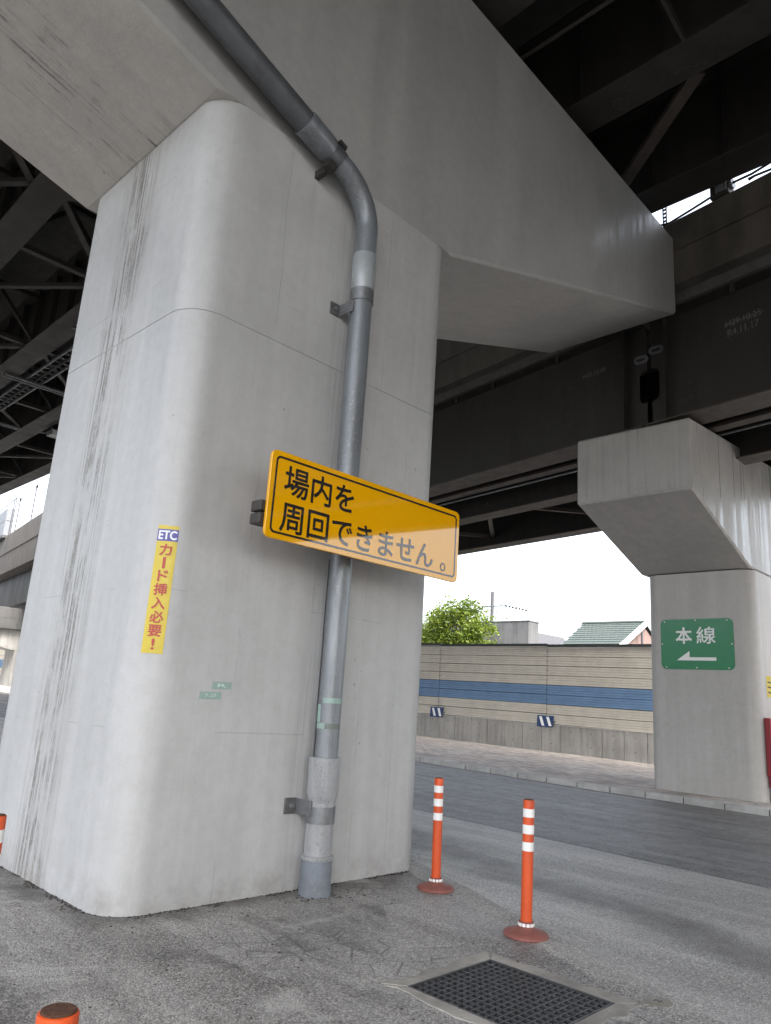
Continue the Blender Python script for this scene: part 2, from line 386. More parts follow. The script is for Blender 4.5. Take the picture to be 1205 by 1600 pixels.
M['band'] = asphalt('patch_asphalt', (0.44, 0.425, 0.395), (0.58, 0.56, 0.52), (0.66, 0.64, 0.6), agg=100, patch=1.5)
M['steel'] = paint('weathered_dark_steel', (0.037, 0.034, 0.031), 0.5, 0.5, 0, 0.4, 0.4, (0.11, 0.085, 0.06), 1.5, streak=True)
M['steel2'] = paint('brownish_dark_steel', (0.036, 0.032, 0.028), 0.55, 0.4, 0, 0.4, 0.4, (0.12, 0.09, 0.065), 2)
M['flange'] = paint('flange_steel', (0.075, 0.063, 0.055), 0.5, 0.35, 0, 0.4, 0.4, (0.06, 0.045, 0.035), 3)
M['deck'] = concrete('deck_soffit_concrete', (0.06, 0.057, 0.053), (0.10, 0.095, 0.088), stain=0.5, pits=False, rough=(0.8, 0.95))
M['pipe'] = paint('galvanised_pipe', (0.235, 0.255, 0.275), 0.36, 0.75, 0.35, 0.5, 0.5, (0.42, 0.42, 0.41), 4, streak=True)
M['pipedark'] = paint('dull_galvanised_pipe', (0.115, 0.122, 0.13), 0.42, 0.6, 0.35, 0.5, 0.35, (0.07, 0.065, 0.06), 4)
M['sleeve'] = paint('grey_plastic_sleeve', (0.175, 0.197, 0.225), 0.5, 0.4, 0, 0.4, 0.5, (0.3, 0.28, 0.25), 5)
M['galv'] = paint('galvanised_clamp', (0.24, 0.25, 0.26), 0.4, 0.5, 0.6, 0.5, 0.4, (0.1, 0.08, 0.06), 12)
M['steelplate'] = paint('zinc_plate', (0.16, 0.16, 0.16), 0.4, 0.4, 0.5, 0.5, 0.4, (0.05, 0.04, 0.03), 14)
M['coupling'] = paint('pale_coupling', (0.36, 0.385, 0.40), 0.35, 0.3, 0.15, 0.5, 0.2, (0.15, 0.14, 0.13), 5)
M['pipewhite'] = paint('pale_pipe', (0.37, 0.38, 0.39), 0.45, 0.5, 0.1, 0.5, 0.75, (0.09, 0.083, 0.078), 6, streak=True)
M['black'] = paint('black_paint', (0.012, 0.011, 0.011), 0.4, 0.2, 0, 0.5, 0.1)
M['signyellow'] = paint('yellow_reflective_sheet', (0.74, 0.36, 0.002), 0.5, 0.05, 0, 0.0, 0.02, coat=(1.0, 0.03), bump=0.012, scale=5)
M['signblack'] = paint('black_sheet_print', (0.022, 0.02, 0.02), 0.5, 0.05, 0, 0.0, 0.0, coat=(1.0, 0.03), bump=0.012, scale=5)
for k_ in ('signyellow', 'signblack'): M[k_].node_tree.nodes['Principled BSDF'].inputs['Coat IOR'].default_value = 1.62
M['signback'] = paint('aluminium_sign_back', (0.4, 0.4, 0.4), 0.4, 0.2, 0.6, 0.5, 0.2)
M['orange'] = paint('orange_urethane', (0.62, 0.08, 0.012), 0.42, 0.4, 0, 0.45, 0.5, (0.13, 0.06, 0.04), 8, streak=True)
def scuff(k, z0, z1):
    m_ = M[k]; t = m_.node_tree; g_ = t.nodes.new('ShaderNodeNewGeometry'); mp = t.nodes.new('ShaderNodeMapping'); mp.inputs['Scale'].default_value = (60, 60, 9)
    t.links.new(g_.outputs['Position'], mp.inputs['Vector']); n = t.nodes.new('ShaderNodeTexNoise'); n.inputs['Detail'].default_value = 6; n.inputs['Roughness'].default_value = .75
    t.links.new(mp.outputs[0], n.inputs['Vector']); r = t.nodes.new('ShaderNodeMapRange'); r.inputs['From Min'].default_value = .56; r.inputs['From Max'].default_value = .68; r.inputs['To Max'].default_value = .75
    t.links.new(n.outputs['Fac'], r.inputs['Value']); b = t.nodes['Principled BSDF']; src = b.inputs['Base Color'].links[0].from_socket
    mx = t.nodes.new('ShaderNodeMix'); mx.data_type = 'RGBA'; t.links.new(r.outputs[0], mx.inputs[0]); t.links.new(src, mx.inputs[6]); mx.inputs[7].default_value = (.10, .05, .04, 1)
    t.links.new(mx.outputs[2], b.inputs['Base Color'])
scuff('orange', 0, 1)
M['base_red'] = paint('faded_red_rubber', (0.23, 0.085, 0.068), 0.62, 0.4, 0, 0.35, 0.5, (0.2, 0.14, 0.12), 14)
M['white_reflect'] = paint('white_reflective_band', (0.78, 0.78, 0.76), 0.3, 0.12, 0, 0.5, 0.25, (0.4, 0.38, 0.35), 14)
M['rust'] = paint('rusty_debris', (0.10, 0.05, 0.032), 0.9, 0.6, 0, 0.2, 0.6, (0.12, 0.07, 0.045), 60, bump=0.6)
M['green'] = paint('green_sign_sheet', (0.004, 0.20, 0.075), 0.2, 0.1, 0, 0.3, 0.05, (0.05, 0.16, 0.1), 6, coat=(0.25, 0.06), bump=0.02)
M['signwhite'] = paint('white_sheet_print', (0.78, 0.79, 0.78), 0.25, 0.05, 0, 0.5, 0.06, (0.4, 0.4, 0.4), 8)
M['etcyellow'] = paint('yellow_sticker', (0.55, 0.43, 0.035), 0.4, 0.15, 0, 0.5, 0.25, (0.6, 0.55, 0.3), 22, bump=0.15)
M['etcblue'] = paint('blue_sticker', (0.075, 0.075, 0.30), 0.4, 0.15, 0, 0.5, 0.1, (0.3, 0.3, 0.4), 20)
M['etcred'] = paint('faded_red_print', (0.42, 0.06, 0.045), 0.45, 0.2, 0, 0.4, 0.35, (0.6, 0.5, 0.25), 45)
M['etcwhite'] = paint('white_print', (0.75, 0.76, 0.8), 0.45, 0.1, 0, 0.4, 0.1)
M['mint'] = paint('mint_tape', (0.27, 0.38, 0.34), 0.55, 0.25, 0, 0.4, 0.3, (0.5, 0.6, 0.55), 20)
M['greytape'] = paint('dirty_tape', (0.17, 0.19, 0.175), 0.6, 0.3, 0, 0.3, 0.3)
M['mintprint'] = paint('pale_print', (0.55, 0.68, 0.62), 0.6, 0.1, 0, 0.3, 0.2)
M['cream'] = paint('cream_panel', (0.60, 0.565, 0.495), 0.5, 0.2, 0, 0.45, 0.2, (0.25, 0.22, 0.18), 2.5)
M['bluepanel'] = paint('blue_panel', (0.15, 0.26, 0.43), 0.5, 0.2, 0, 0.45, 0.15, (0.06, 0.1, 0.17), 2.5)
M['rail'] = paint('dark_green_rail', (0.025, 0.03, 0.028), 0.5, 0.2)
M['flash'] = paint('pale_flashing', (0.6, 0.58, 0.53), 0.4, 0.2)
M['navy'] = paint('navy_plate', (0.012, 0.035, 0.13), 0.45, 0.2)
M['grate'] = paint('cast_iron_grate', (0.075, 0.076, 0.078), 0.5, 0.5, 0.5, 0.5, 0.5, (0.14, 0.13, 0.115), 14)
M['pit'] = paint('pit_concrete', (0.06, 0.055, 0.05), 0.9, 0.5)
M['disc'] = paint('brass_disc', (0.24, 0.225, 0.185), 0.5, 0.3, 0.2, 0.5, 0.4, (0.1, 0.095, 0.085), 20)
M['red'] = paint('red_enamel', (0.27, 0.012, 0.022), 0.35, 0.2, 0, 0.5, 0.15)
M['chalk'] = paint('chalk_marks', (0.2, 0.19, 0.175), 0.9, 0.5)
M['faintchalk'] = paint('faint_chalk', (0.085, 0.08, 0.073), 0.9, 0.5)
M['rooftile'] = paint('green_roof_tile', (0.05, 0.066, 0.056), 0.5, 0.35, 0, 0.5, 0.3, (0.08, 0.1, 0.09), 3)
M['pink'] = paint('pink_render', (0.20, 0.135, 0.115), 0.8, 0.15)
M['whitepaint'] = paint('white_paint', (0.75, 0.74, 0.72), 0.5, 0.1)
M['boxgrey'] = paint('pale_grey_panel', (0.17, 0.18, 0.195), 0.5, 0.15)
M['slate'] = paint('dark_roof', (0.06, 0.06, 0.065), 0.6, 0.3)
M['crumb'] = paint('black_dirt', (0.05, 0.046, 0.04), 0.95, 0.5)
M['glassdark'] = paint('dark_window_glass', (0.03, 0.035, 0.04), 0.08, 0.1, 0, 0.5, 0.0)
M['lampglass'] = paint('pale_lamp_lens', (0.6, 0.6, 0.57), 0.3, 0.1)

def paver_mat():
    t = NT('brick_paver'); r = t.geo.outputs['Random Per Island']
    c = t.mix(t.rng(r, 0, 1, smooth=False), (0.38, 0.325, 0.29), (0.58, 0.53, 0.48))
    c = t.mix(t.math('GREATER_THAN', t.math('FRACT', t.math('MULTIPLY', r, 17.3)), 0.72), c, (0.36, 0.335, 0.31))
    n = t.noise(t.vec(0.9), 1, 6, 0.65)
    c = t.mix(t.math('MULTIPLY', t.rng(n, 0.4, 0.7), 0.45), c, (0.17, 0.155, 0.14))
    f = t.noise(t.vec(40), 1, 4); t.bump(f, 0.3, 0.004)
    return t.out(c, 0.75)
M['paver'] = paver_mat()
def leaf_mat(name, a, b):
    t = NT(name); r = t.geo.outputs['Random Per Island']
    c = t.mix(r, a, b); m_ = t.out(c, 0.5, 0, 0.4)
    t.b.inputs['Subsurface Weight'].default_value = 0.0
    tr = t.t.nodes.new('ShaderNodeBsdfTranslucent'); t.L(c, tr.inputs['Color'])
    mx = t.t.nodes.new('ShaderNodeMixShader'); mx.inputs[0].default_value = 0.4
    t.L(t.b.outputs[0], mx.inputs[1]); t.L(tr.outputs[0], mx.inputs[2])
    t.L(mx.outputs[0], t.t.nodes['Material Output'].inputs['Surface']); return m_
M['leaf'] = leaf_mat('tree_leaf', (0.05, 0.10, 0.01), (0.21, 0.27, 0.03))
M['bark'] = paint('bark', (0.10, 0.075, 0.055), 0.9, 0.5)

# ------------------------------------------------------------------ ground
SL = 0.011
def gz(y):
    return 0.0 if y <= 8 else SL*(min(y, 90)-8)
GY = [-400, -60, -14, 2.25, 3.10, 8, 40, 90, 900]
GX = [-600, -5, 3.53, 4.31, 9.5, 900]
g = MB()
for i in range(len(GX)-1):
    for j in range(len(GY)-1):
        if i == 2 and j == 3: continue
        a, b, c, d = GX[i], GX[i+1], GY[j], GY[j+1]
        g.add([(a,c,gz(c)),(b,c,gz(c)),(b,d,gz(d)),(a,d,gz(d))], [(0,1,2,3)], 0 if 1 <= i <= 3 and 2 <= j <= 5 else 1)
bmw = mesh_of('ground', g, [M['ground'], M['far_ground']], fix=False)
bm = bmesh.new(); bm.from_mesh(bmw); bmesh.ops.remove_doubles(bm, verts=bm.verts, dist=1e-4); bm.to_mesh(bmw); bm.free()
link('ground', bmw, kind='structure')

def sheet(name, left, right, ys, z, m_):
    mb = MB(); vs = []
    for y in ys:
        k = gz(y); vs += [(left(y)-.07, y, k-.001), (left(y), y, k+z), (right(y), y, k+z), (right(y)+.07, y, k-.001)]
    fs = []
    for i in range(len(ys)-1):
        for q in range(3): fs.append((4*i+q, 4*i+q+1, 4*i+q+5, 4*i+q+4))
    mb.add(vs, fs); return structure(name, mb, m_, fix=False)
def seam(y):
    return 5.93 + 0.435*(y-5.22) if y < 5.4 else 6.008 + 0.05*(y-5.4)
def road_l(y): return 8.62 + 0.085*(min(y, 14)-5)
def kerb_x(y): return 14.66 + 0.045*(y-5)
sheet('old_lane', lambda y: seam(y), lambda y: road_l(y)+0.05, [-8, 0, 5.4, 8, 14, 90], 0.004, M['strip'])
rj = random.Random(5)
jl = {}
def jit(y, s):
    k = (round(y, 3), s)
    if k not in jl: jl[k] = rj.uniform(-.014, .014)
    return jl[k]
JY = [-8, -4] + [-2+.22*q for q in range(36)] + [8, 14, 90]
sheet('joint_strip', lambda y: seam(y)-0.11+jit(y, 0), lambda y: seam(y)+0.10+jit(y, 1), JY, 0.007, M['band'])
pp_ = MB(); pq = [(5.26,4.24),(4.93,4.27),(4.62,4.34),(4.30,3.98),(3.98,3.60),(4.26,3.44),(4.66,3.36),(4.95,3.78)]
pp_.add([(x,y,.0035) for x,y in pq]+[(x+(x-4.6)*.02,y+(y-3.9)*.02,-.002) for x,y in pq], [tuple(range(7,-1,-1))]+[(k,(k+1)%8,8+(k+1)%8,8+k) for k in range(8)])
structure('asphalt_patch', pp_, M['patch'])
sheet('road', road_l, lambda y: kerb_x(y)+0.03, [-60, 0, 8, 14, 40, 90], 0.012, M['road'])

# pavement
pv = MB()
ys = [-40, 8, 90]
pv.add([(kerb_x(y)+0.1, y, gz(y)+0.112) for y in ys] + [(23.08, y, gz(y)+0.112) for y in ys], [(0,3,4,1),(1,4,5,2)])
pave = structure('pavement', pv, M['kerb'], fix=False)
bk = MB()
L_, W_, G_ = 0.225, 0.112, 0.012
for i in range(int(8.6/W_)):
    for j in range(int(21/L_)):
        y0 = 2.6 + j*L_ + (0.5*L_ if i % 2 else 0); x0 = kerb_x(y0) + 0.2 + i*W_
        if x0 > 22.94: continue
        z = gz(y0) + 0.128 + random.uniform(-0.0025, 0.0025); e = 0.004
        x1, y1 = x0+W_-G_, y0+L_-G_; zb = z-0.02
        bk.add([(x0,y0,zb),(x1,y0,zb),(x1,y1,zb),(x0,y1,zb),(x0+e,y0+e,z),(x1-e,y0+e,z),(x1-e,y1-e,z),(x0+e,y1-e,z)],
               [(4,5,6,7),(0,1,5,4),(1,2,6,5),(2,3,7,6),(3,0,4,7)])
obj('paving_brick', bk, M['paver'], pave, kind='stuff', fix=False)

# kerb stones, each its own piece of the kerb
kb = MB(); kb.box(kerb_x(-6)+0.03, kerb_x(-6)+0.05, -6, -5.9, 0, 0.05)
kb = MB(); kb.sweep([(0.03,-0.1),(0.17,-0.1),(0.17,0.10),(0.03,0.10)], lambda p,q,y: (kerb_x(y)+p, y, gz(y)+q), [-6, 8, 80])
kerb = structure('kerb', kb, M['pit'])
kme = []
for q in range(3):
    k = MB(); k.sweep([(0,-0.06),(0.19,-0.06),(0.19,0.132),(0.028,0.132),(0.0,0.10)], lambda p,q_,y: (p, y, q_), [0.010, 0.760])
    kme.append(mesh_of('kerb_stone', k, M['kerb'], bevel=0.008, segs=1))
for j in range(104):
    y = -5.3 + j*0.77
    o = link('kerb_stone', kme[j % 3], kerb, local=True)
    o.location = (kerb_x(y)+random.uniform(-.004,.004), y, gz(y)+random.uniform(-.004,.004)); o.rotation_euler = (math.atan(SL) if y > 8 else 0, 0, -math.atan(0.045))

# ------------------------------------------------------------------ main pier
PX0, PX1, PY0, PY1, PR = 2.68, 5.915, 5.07, 7.69, 0.31
CY1 = 7.76
pier = thing('bridge_pier', (4.3, 6.4, 0), 'big pale grey concrete pier with rounded corners and wide crosshead, carrying the drain pipe', 'bridge pier')
def colrings(x0, x1, y0, y1, r, zs, n=10):
    vs = []; fs = []
    for z, ins in zs:
        rr = rrect(x0+ins, x1-ins, y0+ins, y1-ins, r-ins, n); vs += [(p, q, z) for p, q in rr]
    k = len(rrect(x0, x1, y0, y1, r, n))
    for i in range(len(zs)-1):
        for j in range(k): fs.append((i*k+j, i*k+(j+1) % k, (i+1)*k+(j+1) % k, (i+1)*k+j))
    return vs, fs
cb = MB(); cb.add(*colrings(PX0, PX1, PY0, PY1, PR, [(-0.3,0),(2.18,0),(4.594,0),(4.60,0.007),(4.606,0),(6.6985,0)]))
obj('column', cb, M['pier'], pier, smooth=40)
def ztop(x): return 10.72 if x < 4.2 else 10.72 - 0.042*(x-4.2)
capoly = [(-6.8, 6.70+0.28*9.48), (PX0-0.02, 6.70), (PX1+.004, 6.70), (12.33, 8.79), (12.33, ztop(12.33)), (4.2, 10.72), (-6.8, 10.72)]
cp = MB(); cp.prism(capoly, lambda p,q,t: (p, t, q), PY0, CY1)
def keep_flush(e):      # the crosshead runs flush into the column here: no chamfer
    return all(v.co.z < 6.76 and PX0-.1 < v.co.x < PX1+.1 and v.co.y < PY0+.1 for v in e.verts)
capo = link('crosshead', mesh_of('crosshead', cp, [M['cap'], M['soffit']], 0.035, None, 1, True, keep_flush), pier)
for p in capo.data.polygons:
    if p.normal.z < -0.8: p.material_index = 1

# dirt heaped along the foot of the pier
cr = MB()
def crumb(x, y, r):
    n = 5; z0 = gz(y)
    vs = [(x+r*random.uniform(.6,1.2)*math.cos(6.283*k/n), y+r*random.uniform(.6,1.2)*math.sin(6.283*k/n), z0+0.001) for k in range(n)] + [(x+random.uniform(-.3,.3)*r, y+random.uniform(-.3,.3)*r, z0+r*random.uniform(.4,.8))]
    cr.add(vs, [(k, (k+1) % n, n) for k in range(n)])
foot = rrect(PX0, PX1, PY0, PY1, PR, 10)
for i in range(len(foot)):
    a = Vector(foot[i]); b = Vector(foot[(i+1) % len(foot)])
    nrm = Vector(((b-a).y, -(b-a).x)).normalized()
    for k in range(int((b-a).length*420)+1):
        p = a.lerp(b, random.random()); q = p.x*3.1 + p.y*2.3
        dn = .5+.5*math.sin(q)*math.sin(q*2.7+1)+.35*math.sin(q*7.3)
        if random.random() > dn: continue
        p = p + nrm*abs(random.gauss(0, 0.012+.045*max(0, dn-.3))); crumb(p.x, p.y, random.choice([random.uniform(0.003, 0.007), random.uniform(0.004, 0.013)]))
for k in range(420):
    x = random.uniform(1.5, 6.2); y = random.choice([random.gauss(4.85, 0.25), random.uniform(2.5, 5.0)]) if x > 2.6 else random.uniform(3.2, 7)
    if x > 2.66 and y > 5.04: continue
    crumb(x, y, random.uniform(0.003, 0.011))
for k in range(60):
    x = random.gauss(4.37, 0.14); y = random.gauss(4.80, 0.1)
    crumb(x, y, random.uniform(0.005, 0.015))
o = obj('dirt_crumbs', cr, M['crumb'], kind='stuff', fix=False)

# ------------------------------------------------------------------ drain pipe
PCX, PCY = 4.372, 4.885
pipe = thing('drain_pipe', (PCX, PCY, 0), 'grey galvanised drain pipe bending from the crosshead down the big pier', 'drain pipe')
def lath(name, prof, m_): 
    b = MB(); b.lathe(prof, 40, (PCX, PCY, 0)); return obj(name, b, m_, pipe, smooth=35)
lath('base_sleeve', [(0.128,-0.05),(0.132,0.0),(0.132,0.075),(0.127,0.08),(0.127,0.262),(0.118,0.268)], M['sleeve'])
lath('base_collar', [(0.129,0.262),(0.131,0.265),(0.131,0.292),(0.124,0.294),(0.110,0.296)], M['pipewhite'])
lath('lower_pipe', [(0.112,0.25),(0.112,0.76)], M['pipewhite'])
lath('socket', [(0.113,0.70),(0.118,0.725),(0.131,0.765),(0.132,1.03),(0.134,1.045),(0.134,1.052),(0.108,1.054)], M['pipewhite'])
lath('upright_pipe', [(0.107,1.0),(0.107,5.46)], M['pipe'])
lath('coupling', [(0.108,5.385),(0.112,5.44),(0.118,5.47),(0.119,5.79),(0.116,5.80),(0.104,5.80)], M['coupling'])
# elbow and raking pipe
D = Vector((-0.945, 0, 0.327)).normalized()
def bend(c0, dirs, rad, n):
    pass
eb = MB(); pts = [Vector((PCX, PCY, 5.76))]
corner = Vector((PCX, PCY, 6.47)); rb = 0.56
ang = math.acos(Vector((0,0,1)).dot(D)); tl = rb*math.tan(ang/2)
p0 = corner - Vector((0,0,1))*tl; c0 = p0 + Vector((-1,0,0))*rb
for k in range(19):
    a = ang*k/18; pts.append(c0 + Vector((math.cos(a), 0, math.sin(a)))*rb)
e_end = pts[-1]; pts.append(e_end + D*0.30)
eb.tube(pts, 0.108, 40); obj('elbow', eb, M['pipe'], pipe, smooth=35)
sv = MB(); a = e_end + D*0.20; sv.tube([a, a+D*0.03, a+D*0.34, a+D*0.345], [0.112, 0.127, 0.132, 0.112], 40); obj('slip_sleeve', sv, M['pipe'], pipe, smooth=35)
rk = MB(); rk.tube([a+D*0.25, a+D*6.2], 0.117, 40); obj('raking_pipe', rk, M['pipedark'], pipe, smooth=35)
# clamps
def clamp(center, axis, side, r, wallpt, h=0.065, m_=None):
    """band round the pipe with an ear and a bolted wall plate"""
    m_ = m_ or M['galv']
    c = Vector(center); ax = Vector(axis).normalized(); sd_ = Vector(side).normalized()
    b = MB(); b.tube([c-ax*h, c-ax*h, c+ax*h, c+ax*h], [r-0.006, r+0.006, r+0.006, r-0.006], 40)
    cl = obj('clamp', b, m_, pipe, smooth=35)
    w = Vector(wallpt); xe = c.x-r-0.004; e = MB()
    e.box(xe-.012, xe, c.y-0.02, PY0-.001, w.z-h*.9, w.z+h*.9); obj('clamp_ear', e, m_, cl, bevel=.002, segs=1)
    p = MB(); p.box(xe-.125, xe-.013, PY0-.016, PY0-.001, w.z-.062, w.z+.062); obj('wall_plate', p, M['steelplate'], cl, bevel=0.002, segs=1)
    q = MB(); wx = xe-.065
    q.tube([(wx,PY0-.016,w.z),(wx,PY0-.03,w.z),(wx,PY0-.03,w.z),(wx,PY0-.055,w.z)], [0.02, 0.02, 0.01, 0.01], 6); obj('bolt', q, M['galv'], cl)
    return cl
clamp((PCX, PCY, 0.605), (0,0,1), (-1,0.25,0), 0.115, (4.215, PY0, 0.655))
clamp((PCX, PCY, 5.345), (0,0,1), (-1,0.25,0), 0.111, (4.225, PY0, 5.205))
cc = e_end + D*0.13
b = MB(); b.tube([cc-D*0.06, cc-D*0.06, cc+D*0.06, cc+D*0.06], [0.105, 0.117, 0.117, 0.105], 40); cl = obj('clamp', b, M['pipedark'], pipe, smooth=35)
perp = Vector((D.z, 0, -D.x))
for sgn in (1, -1):
    e = MB(); w = cc + perp*sgn*0.16
    e.beam(Vector((w.x, PCY-0.01, w.z))-D*0.05, Vector((w.x, PCY-0.01, w.z))+D*0.05, 0.05, 0.10, up=(0,1,0))
    obj('wall_plate', e, M['steel2'], cl, bevel=0.003, segs=1)
    e = MB(); e.beam(Vector((w.x, PCY+0.03, w.z)), Vector((w.x, PY0, w.z)), 0.05, 0.08); obj('strut', e, M['steel2'], cl)
# thin cable taped to the pipe
def on_pipe(a, z, r): return (PCX+r*math.cos(R(a)), PCY+r*math.sin(R(a)), z)
cbl = MB(); cbl.tube([on_pipe(-196+2*math.sin(k*1.3)+ (k*0.6), 2.72-k*0.14, 0.112) for k in range(13)], 0.0035, 6); obj('cable', cbl, M['black'], pipe, smooth=40)
def wrap(name, a0, a1, z0, z1, r, m_, n=14):
    b = MB(); vs = []
    for k in range(n+1):
        a = a0+(a1-a0)*k/n
        vs += [on_pipe(a, z0, r), on_pipe(a, z1, r), on_pipe(a, z0, r-0.0015), on_pipe(a, z1, r-0.0015)]
    fs = [(4*k, 4*k+4, 4*k+5, 4*k+1) for k in range(n)] + [(4*k+1, 4*k+5, 4*k+7, 4*k+3) for k in range(n)] + [(4*k, 4*k+2, 4*k+6, 4*k+4) for k in range(n)]
    fs += [(0,1,3,2), (4*n, 4*n+2, 4*n+3, 4*n+1)]
    b.add(vs, fs); return obj(name, b, m_, pipe, smooth=30)
wrap('tape', -162, -52, 1.492, 1.535, 0.1095, M['mint'])
wrap('tape', -198, -170, 1.335, 1.478, 0.1095, M['mint'])
wrap('tape', -192, -146, 1.283, 1.328, 0.1095, M['mint'])
wrap('tape', -145, -66, 1.283, 1.328, 0.1098, M['greytape'])

# ------------------------------------------------------------------ yellow sign
SYP = 4.55
sg = thing('warning_sign', (4.44, SYP, 2.7), 'long yellow board with two rows of black Japanese lettering held before the big pier', 'sign')
sx0, sx1, sz0, sz1 = 3.273, 5.612, 2.697, 3.404
fY = lambda y0: (lambda p, q, t: (p, y0+t, q))
b = MB(); b.prism(rrect(sx0, sx1, sz0, sz1, 0.055), fY(SYP), 0, 0.028); obj('panel', b, M['signyellow'], sg, bevel=0.003, segs=1)
b = MB(); ring(b, rrect(sx0+0.042, sx1-0.042, sz0+0.042, sz1-0.042, 0.045), rrect(sx0+0.06, sx1-0.06, sz0+0.06, sz1-0.06, 0.03), fY(SYP), -0.0015, 0.001)
obj('border', b, M['signblack'], sg)
def flat_text(parent, text, u0, u1, v0, v1, fn, m_, bold=0.0, name='lettering', rot=False):
    h = min(v1-v0, u1-u0); vs, fs = fit(text, u0+bold*h, u1-bold*h, v0+bold*h, v1-bold*h, 0.0, rot); b = MB()
    o0 = Vector(fn(0, 0)); nn = (Vector(fn(1, 0))-o0).cross(Vector(fn(0, 1))-o0).normalized()
    sh = [(0, 0)] + ([(math.cos(k*math.pi/4)*bold*h, math.sin(k*math.pi/4)*bold*h) for k in range(8)] if bold > 0 else [])
    for k, (dx, dy) in enumerate(sh): b.add([Vector(fn(p+dx, q+dy)) + nn*0.00012*k for p, q in vs], fs)
    return obj(name, b, m_, parent, fix=False)
tf = lambda p, q: (p, SYP-0.002, q)
flat_text(sg, '場内を', 3.412, 4.168, 3.058, 3.308, tf, M['signblack'], 0.016)
flat_text(sg, '周回できません', 3.404, 5.235, 2.765, 3.003, tf, M['signblack'], 0.016)
flat_text(sg, '。', 5.345, 5.425, 2.775, 2.86, tf, M['signblack'], 0.016)
for z in (2.84, 3.24):
    b = MB(); b.box(sx0+0.03, 5.3, SYP+0.03, SYP+0.07, z-0.025, z+0.025); obj('rail', b, M['galv'], sg, bevel=0.004, segs=1)
for z0, z1 in ((2.80, 2.885), (2.90, 2.985)):
    b = MB(); b.box(3.235, 3.46, SYP+0.031, SYP+0.16, z0, z1); obj('channel', b, M['steel2'], sg, bevel=0.006, segs=1)
for x in (4.0, 5.2):
    b = MB(); b.box(x-.03, x+.03, SYP+0.071, PY0-.016, 2.93, 3.16); obj('bracket', b, M['galv'], sg, bevel=0.006, segs=1)
    b = MB(); b.box(x-.08, x+.08, PY0-0.015, PY0-.001, 2.92, 3.17); obj('wall_plate', b, M['steelplate'], sg, bevel=0.003, segs=1)

# ------------------------------------------------------------------ sticker on the rounded corner
st = thing('notice_sticker', (PX0+0.1, PY0+0.1, 1.77), 'narrow yellow sticker with red letters and blue ETC block on the rounded pier corner', 'sticker')
fcx, fcy = PX0+PR, PY0+PR
def arc(a, z, off): return (fcx+(PR+off)*math.cos(R(a)), fcy+(PR+off)*math.sin(R(a)), z)
A0, A1 = -142.5, -113.5
def apatch(z0, z1, off, m_, name, a0=A0, a1=A1, n=16, jag=0.0):
    b = MB(); vs = []
    for k in range(n+1):
        a = a0+(a1-a0)*k/n; vs += [arc(a, z0, off), arc(a, z1, off), arc(a, z0, 0.0002), arc(a, z1, 0.0002)]
    fs = [(4*k, 4*k+4, 4*k+5, 4*k+1) for k in range(n)] + [(4*k+1, 4*k+5, 4*k+7, 4*k+3) for k in range(n)] + [(4*k+2, 4*k+6, 4*k+4, 4*k) for k in range(n)] + [(0,1,3,2),(4*n,4*n+2,4*n+3,4*n+1)]
    b.add(vs, fs); return obj(name, b, m_, st, smooth=30)
apatch(1.772, 2.745, 0.002, M['etcyellow'], 'backing')
apatch(2.622, 2.715, 0.003, M['etcblue'], 'header_block')
def arc_text(text, w, z0, z1, m_, bold, rot=False, shift=0.0):
    vs0, fs0 = fit(text, -w/2, w/2, z0, z1, 0.0, rot); b = MB()
    sh = [(0, 0)] + [(math.cos(k*math.pi/4)*bold*.09, math.sin(k*math.pi/4)*bold*.09) for k in range(8)]
    for k, (dx, dy) in enumerate(sh): b.add([(p+dx, k*0.00012, q+dy) for p, q in vs0], fs0)
    me = bpy.data.meshes.new('x'); me.from_pydata(b.v, [], b.f)
    bm = bmesh.new(); bm.from_mesh(me)
    for k in range(-6, 7):
        gmt = bm.verts[:] + bm.edges[:] + bm.faces[:]
        bmesh.ops.bisect_plane(bm, geom=gmt, plane_co=(k*0.012, 0, 0), plane_no=(1, 0, 0))
    am = (A0+A1)/2
    for v in bm.verts:
        v.co = arc(am + math.degrees((v.co.x+shift)/PR), v.co.z, 0.0042+v.co.y)
    bm.to_mesh(me); bm.free(); me.materials.append(m_); me.name = 'lettering'
    return link('lettering', me, st)
arc_text('ETC', 0.132, 2.636, 2.702, M['etcwhite'], 0.03)
zt = 2.598
for ch, w, h, rot in (('カ', .088, .086, 0), ('ー', .018, .083, 1), ('ド', .07, .083, 0), ('挿', .095, .088, 0), ('入', .095, .086, 0), ('必', .095, .086, 0), ('要', .092, .084, 0), ('!', .020, .078, 0)):
    arc_text(ch, w, zt-h, zt, M['etcred'], 0.028, bool(rot), 0.0 if ch != 'ド' else 0.004); zt -= h + 0.0175

# small mint tape labels on the pier
def label_(x0, x1, z0, z1, txt, lab):
    b = MB(); b.add([(x0,PY0-.002,z0),(x1,PY0-.002,z0+.004),(x1-.004,PY0-.002,z1),(x0+.003,PY0-.002,z1-.003),(x0,PY0-.0002,z0),(x1,PY0-.0002,z0+.004),(x1-.004,PY0-.0002,z1),(x0+.003,PY0-.0002,z1-.003)],
                    [(0,1,2,3),(0,4,5,1),(1,5,6,2),(2,6,7,3),(3,7,4,0)])
    o = tag(obj('tape_label', b, M['mint']), lab, 'label', 'mint tape labels on the pier')
    flat_text(o, txt, x0+.05, x1-.05, z0+.018, z1-.016, lambda p, q: (p, PY0-.003, q), M['mintprint'], 0.01)
label_(3.31, 3.49, 1.545, 1.605, 'R', 'small mint tape label, upper of the two on the big pier')
label_(3.205, 3.405, 1.465, 1.525, '7-27', 'small mint tape label, lower of the two on the big pier')

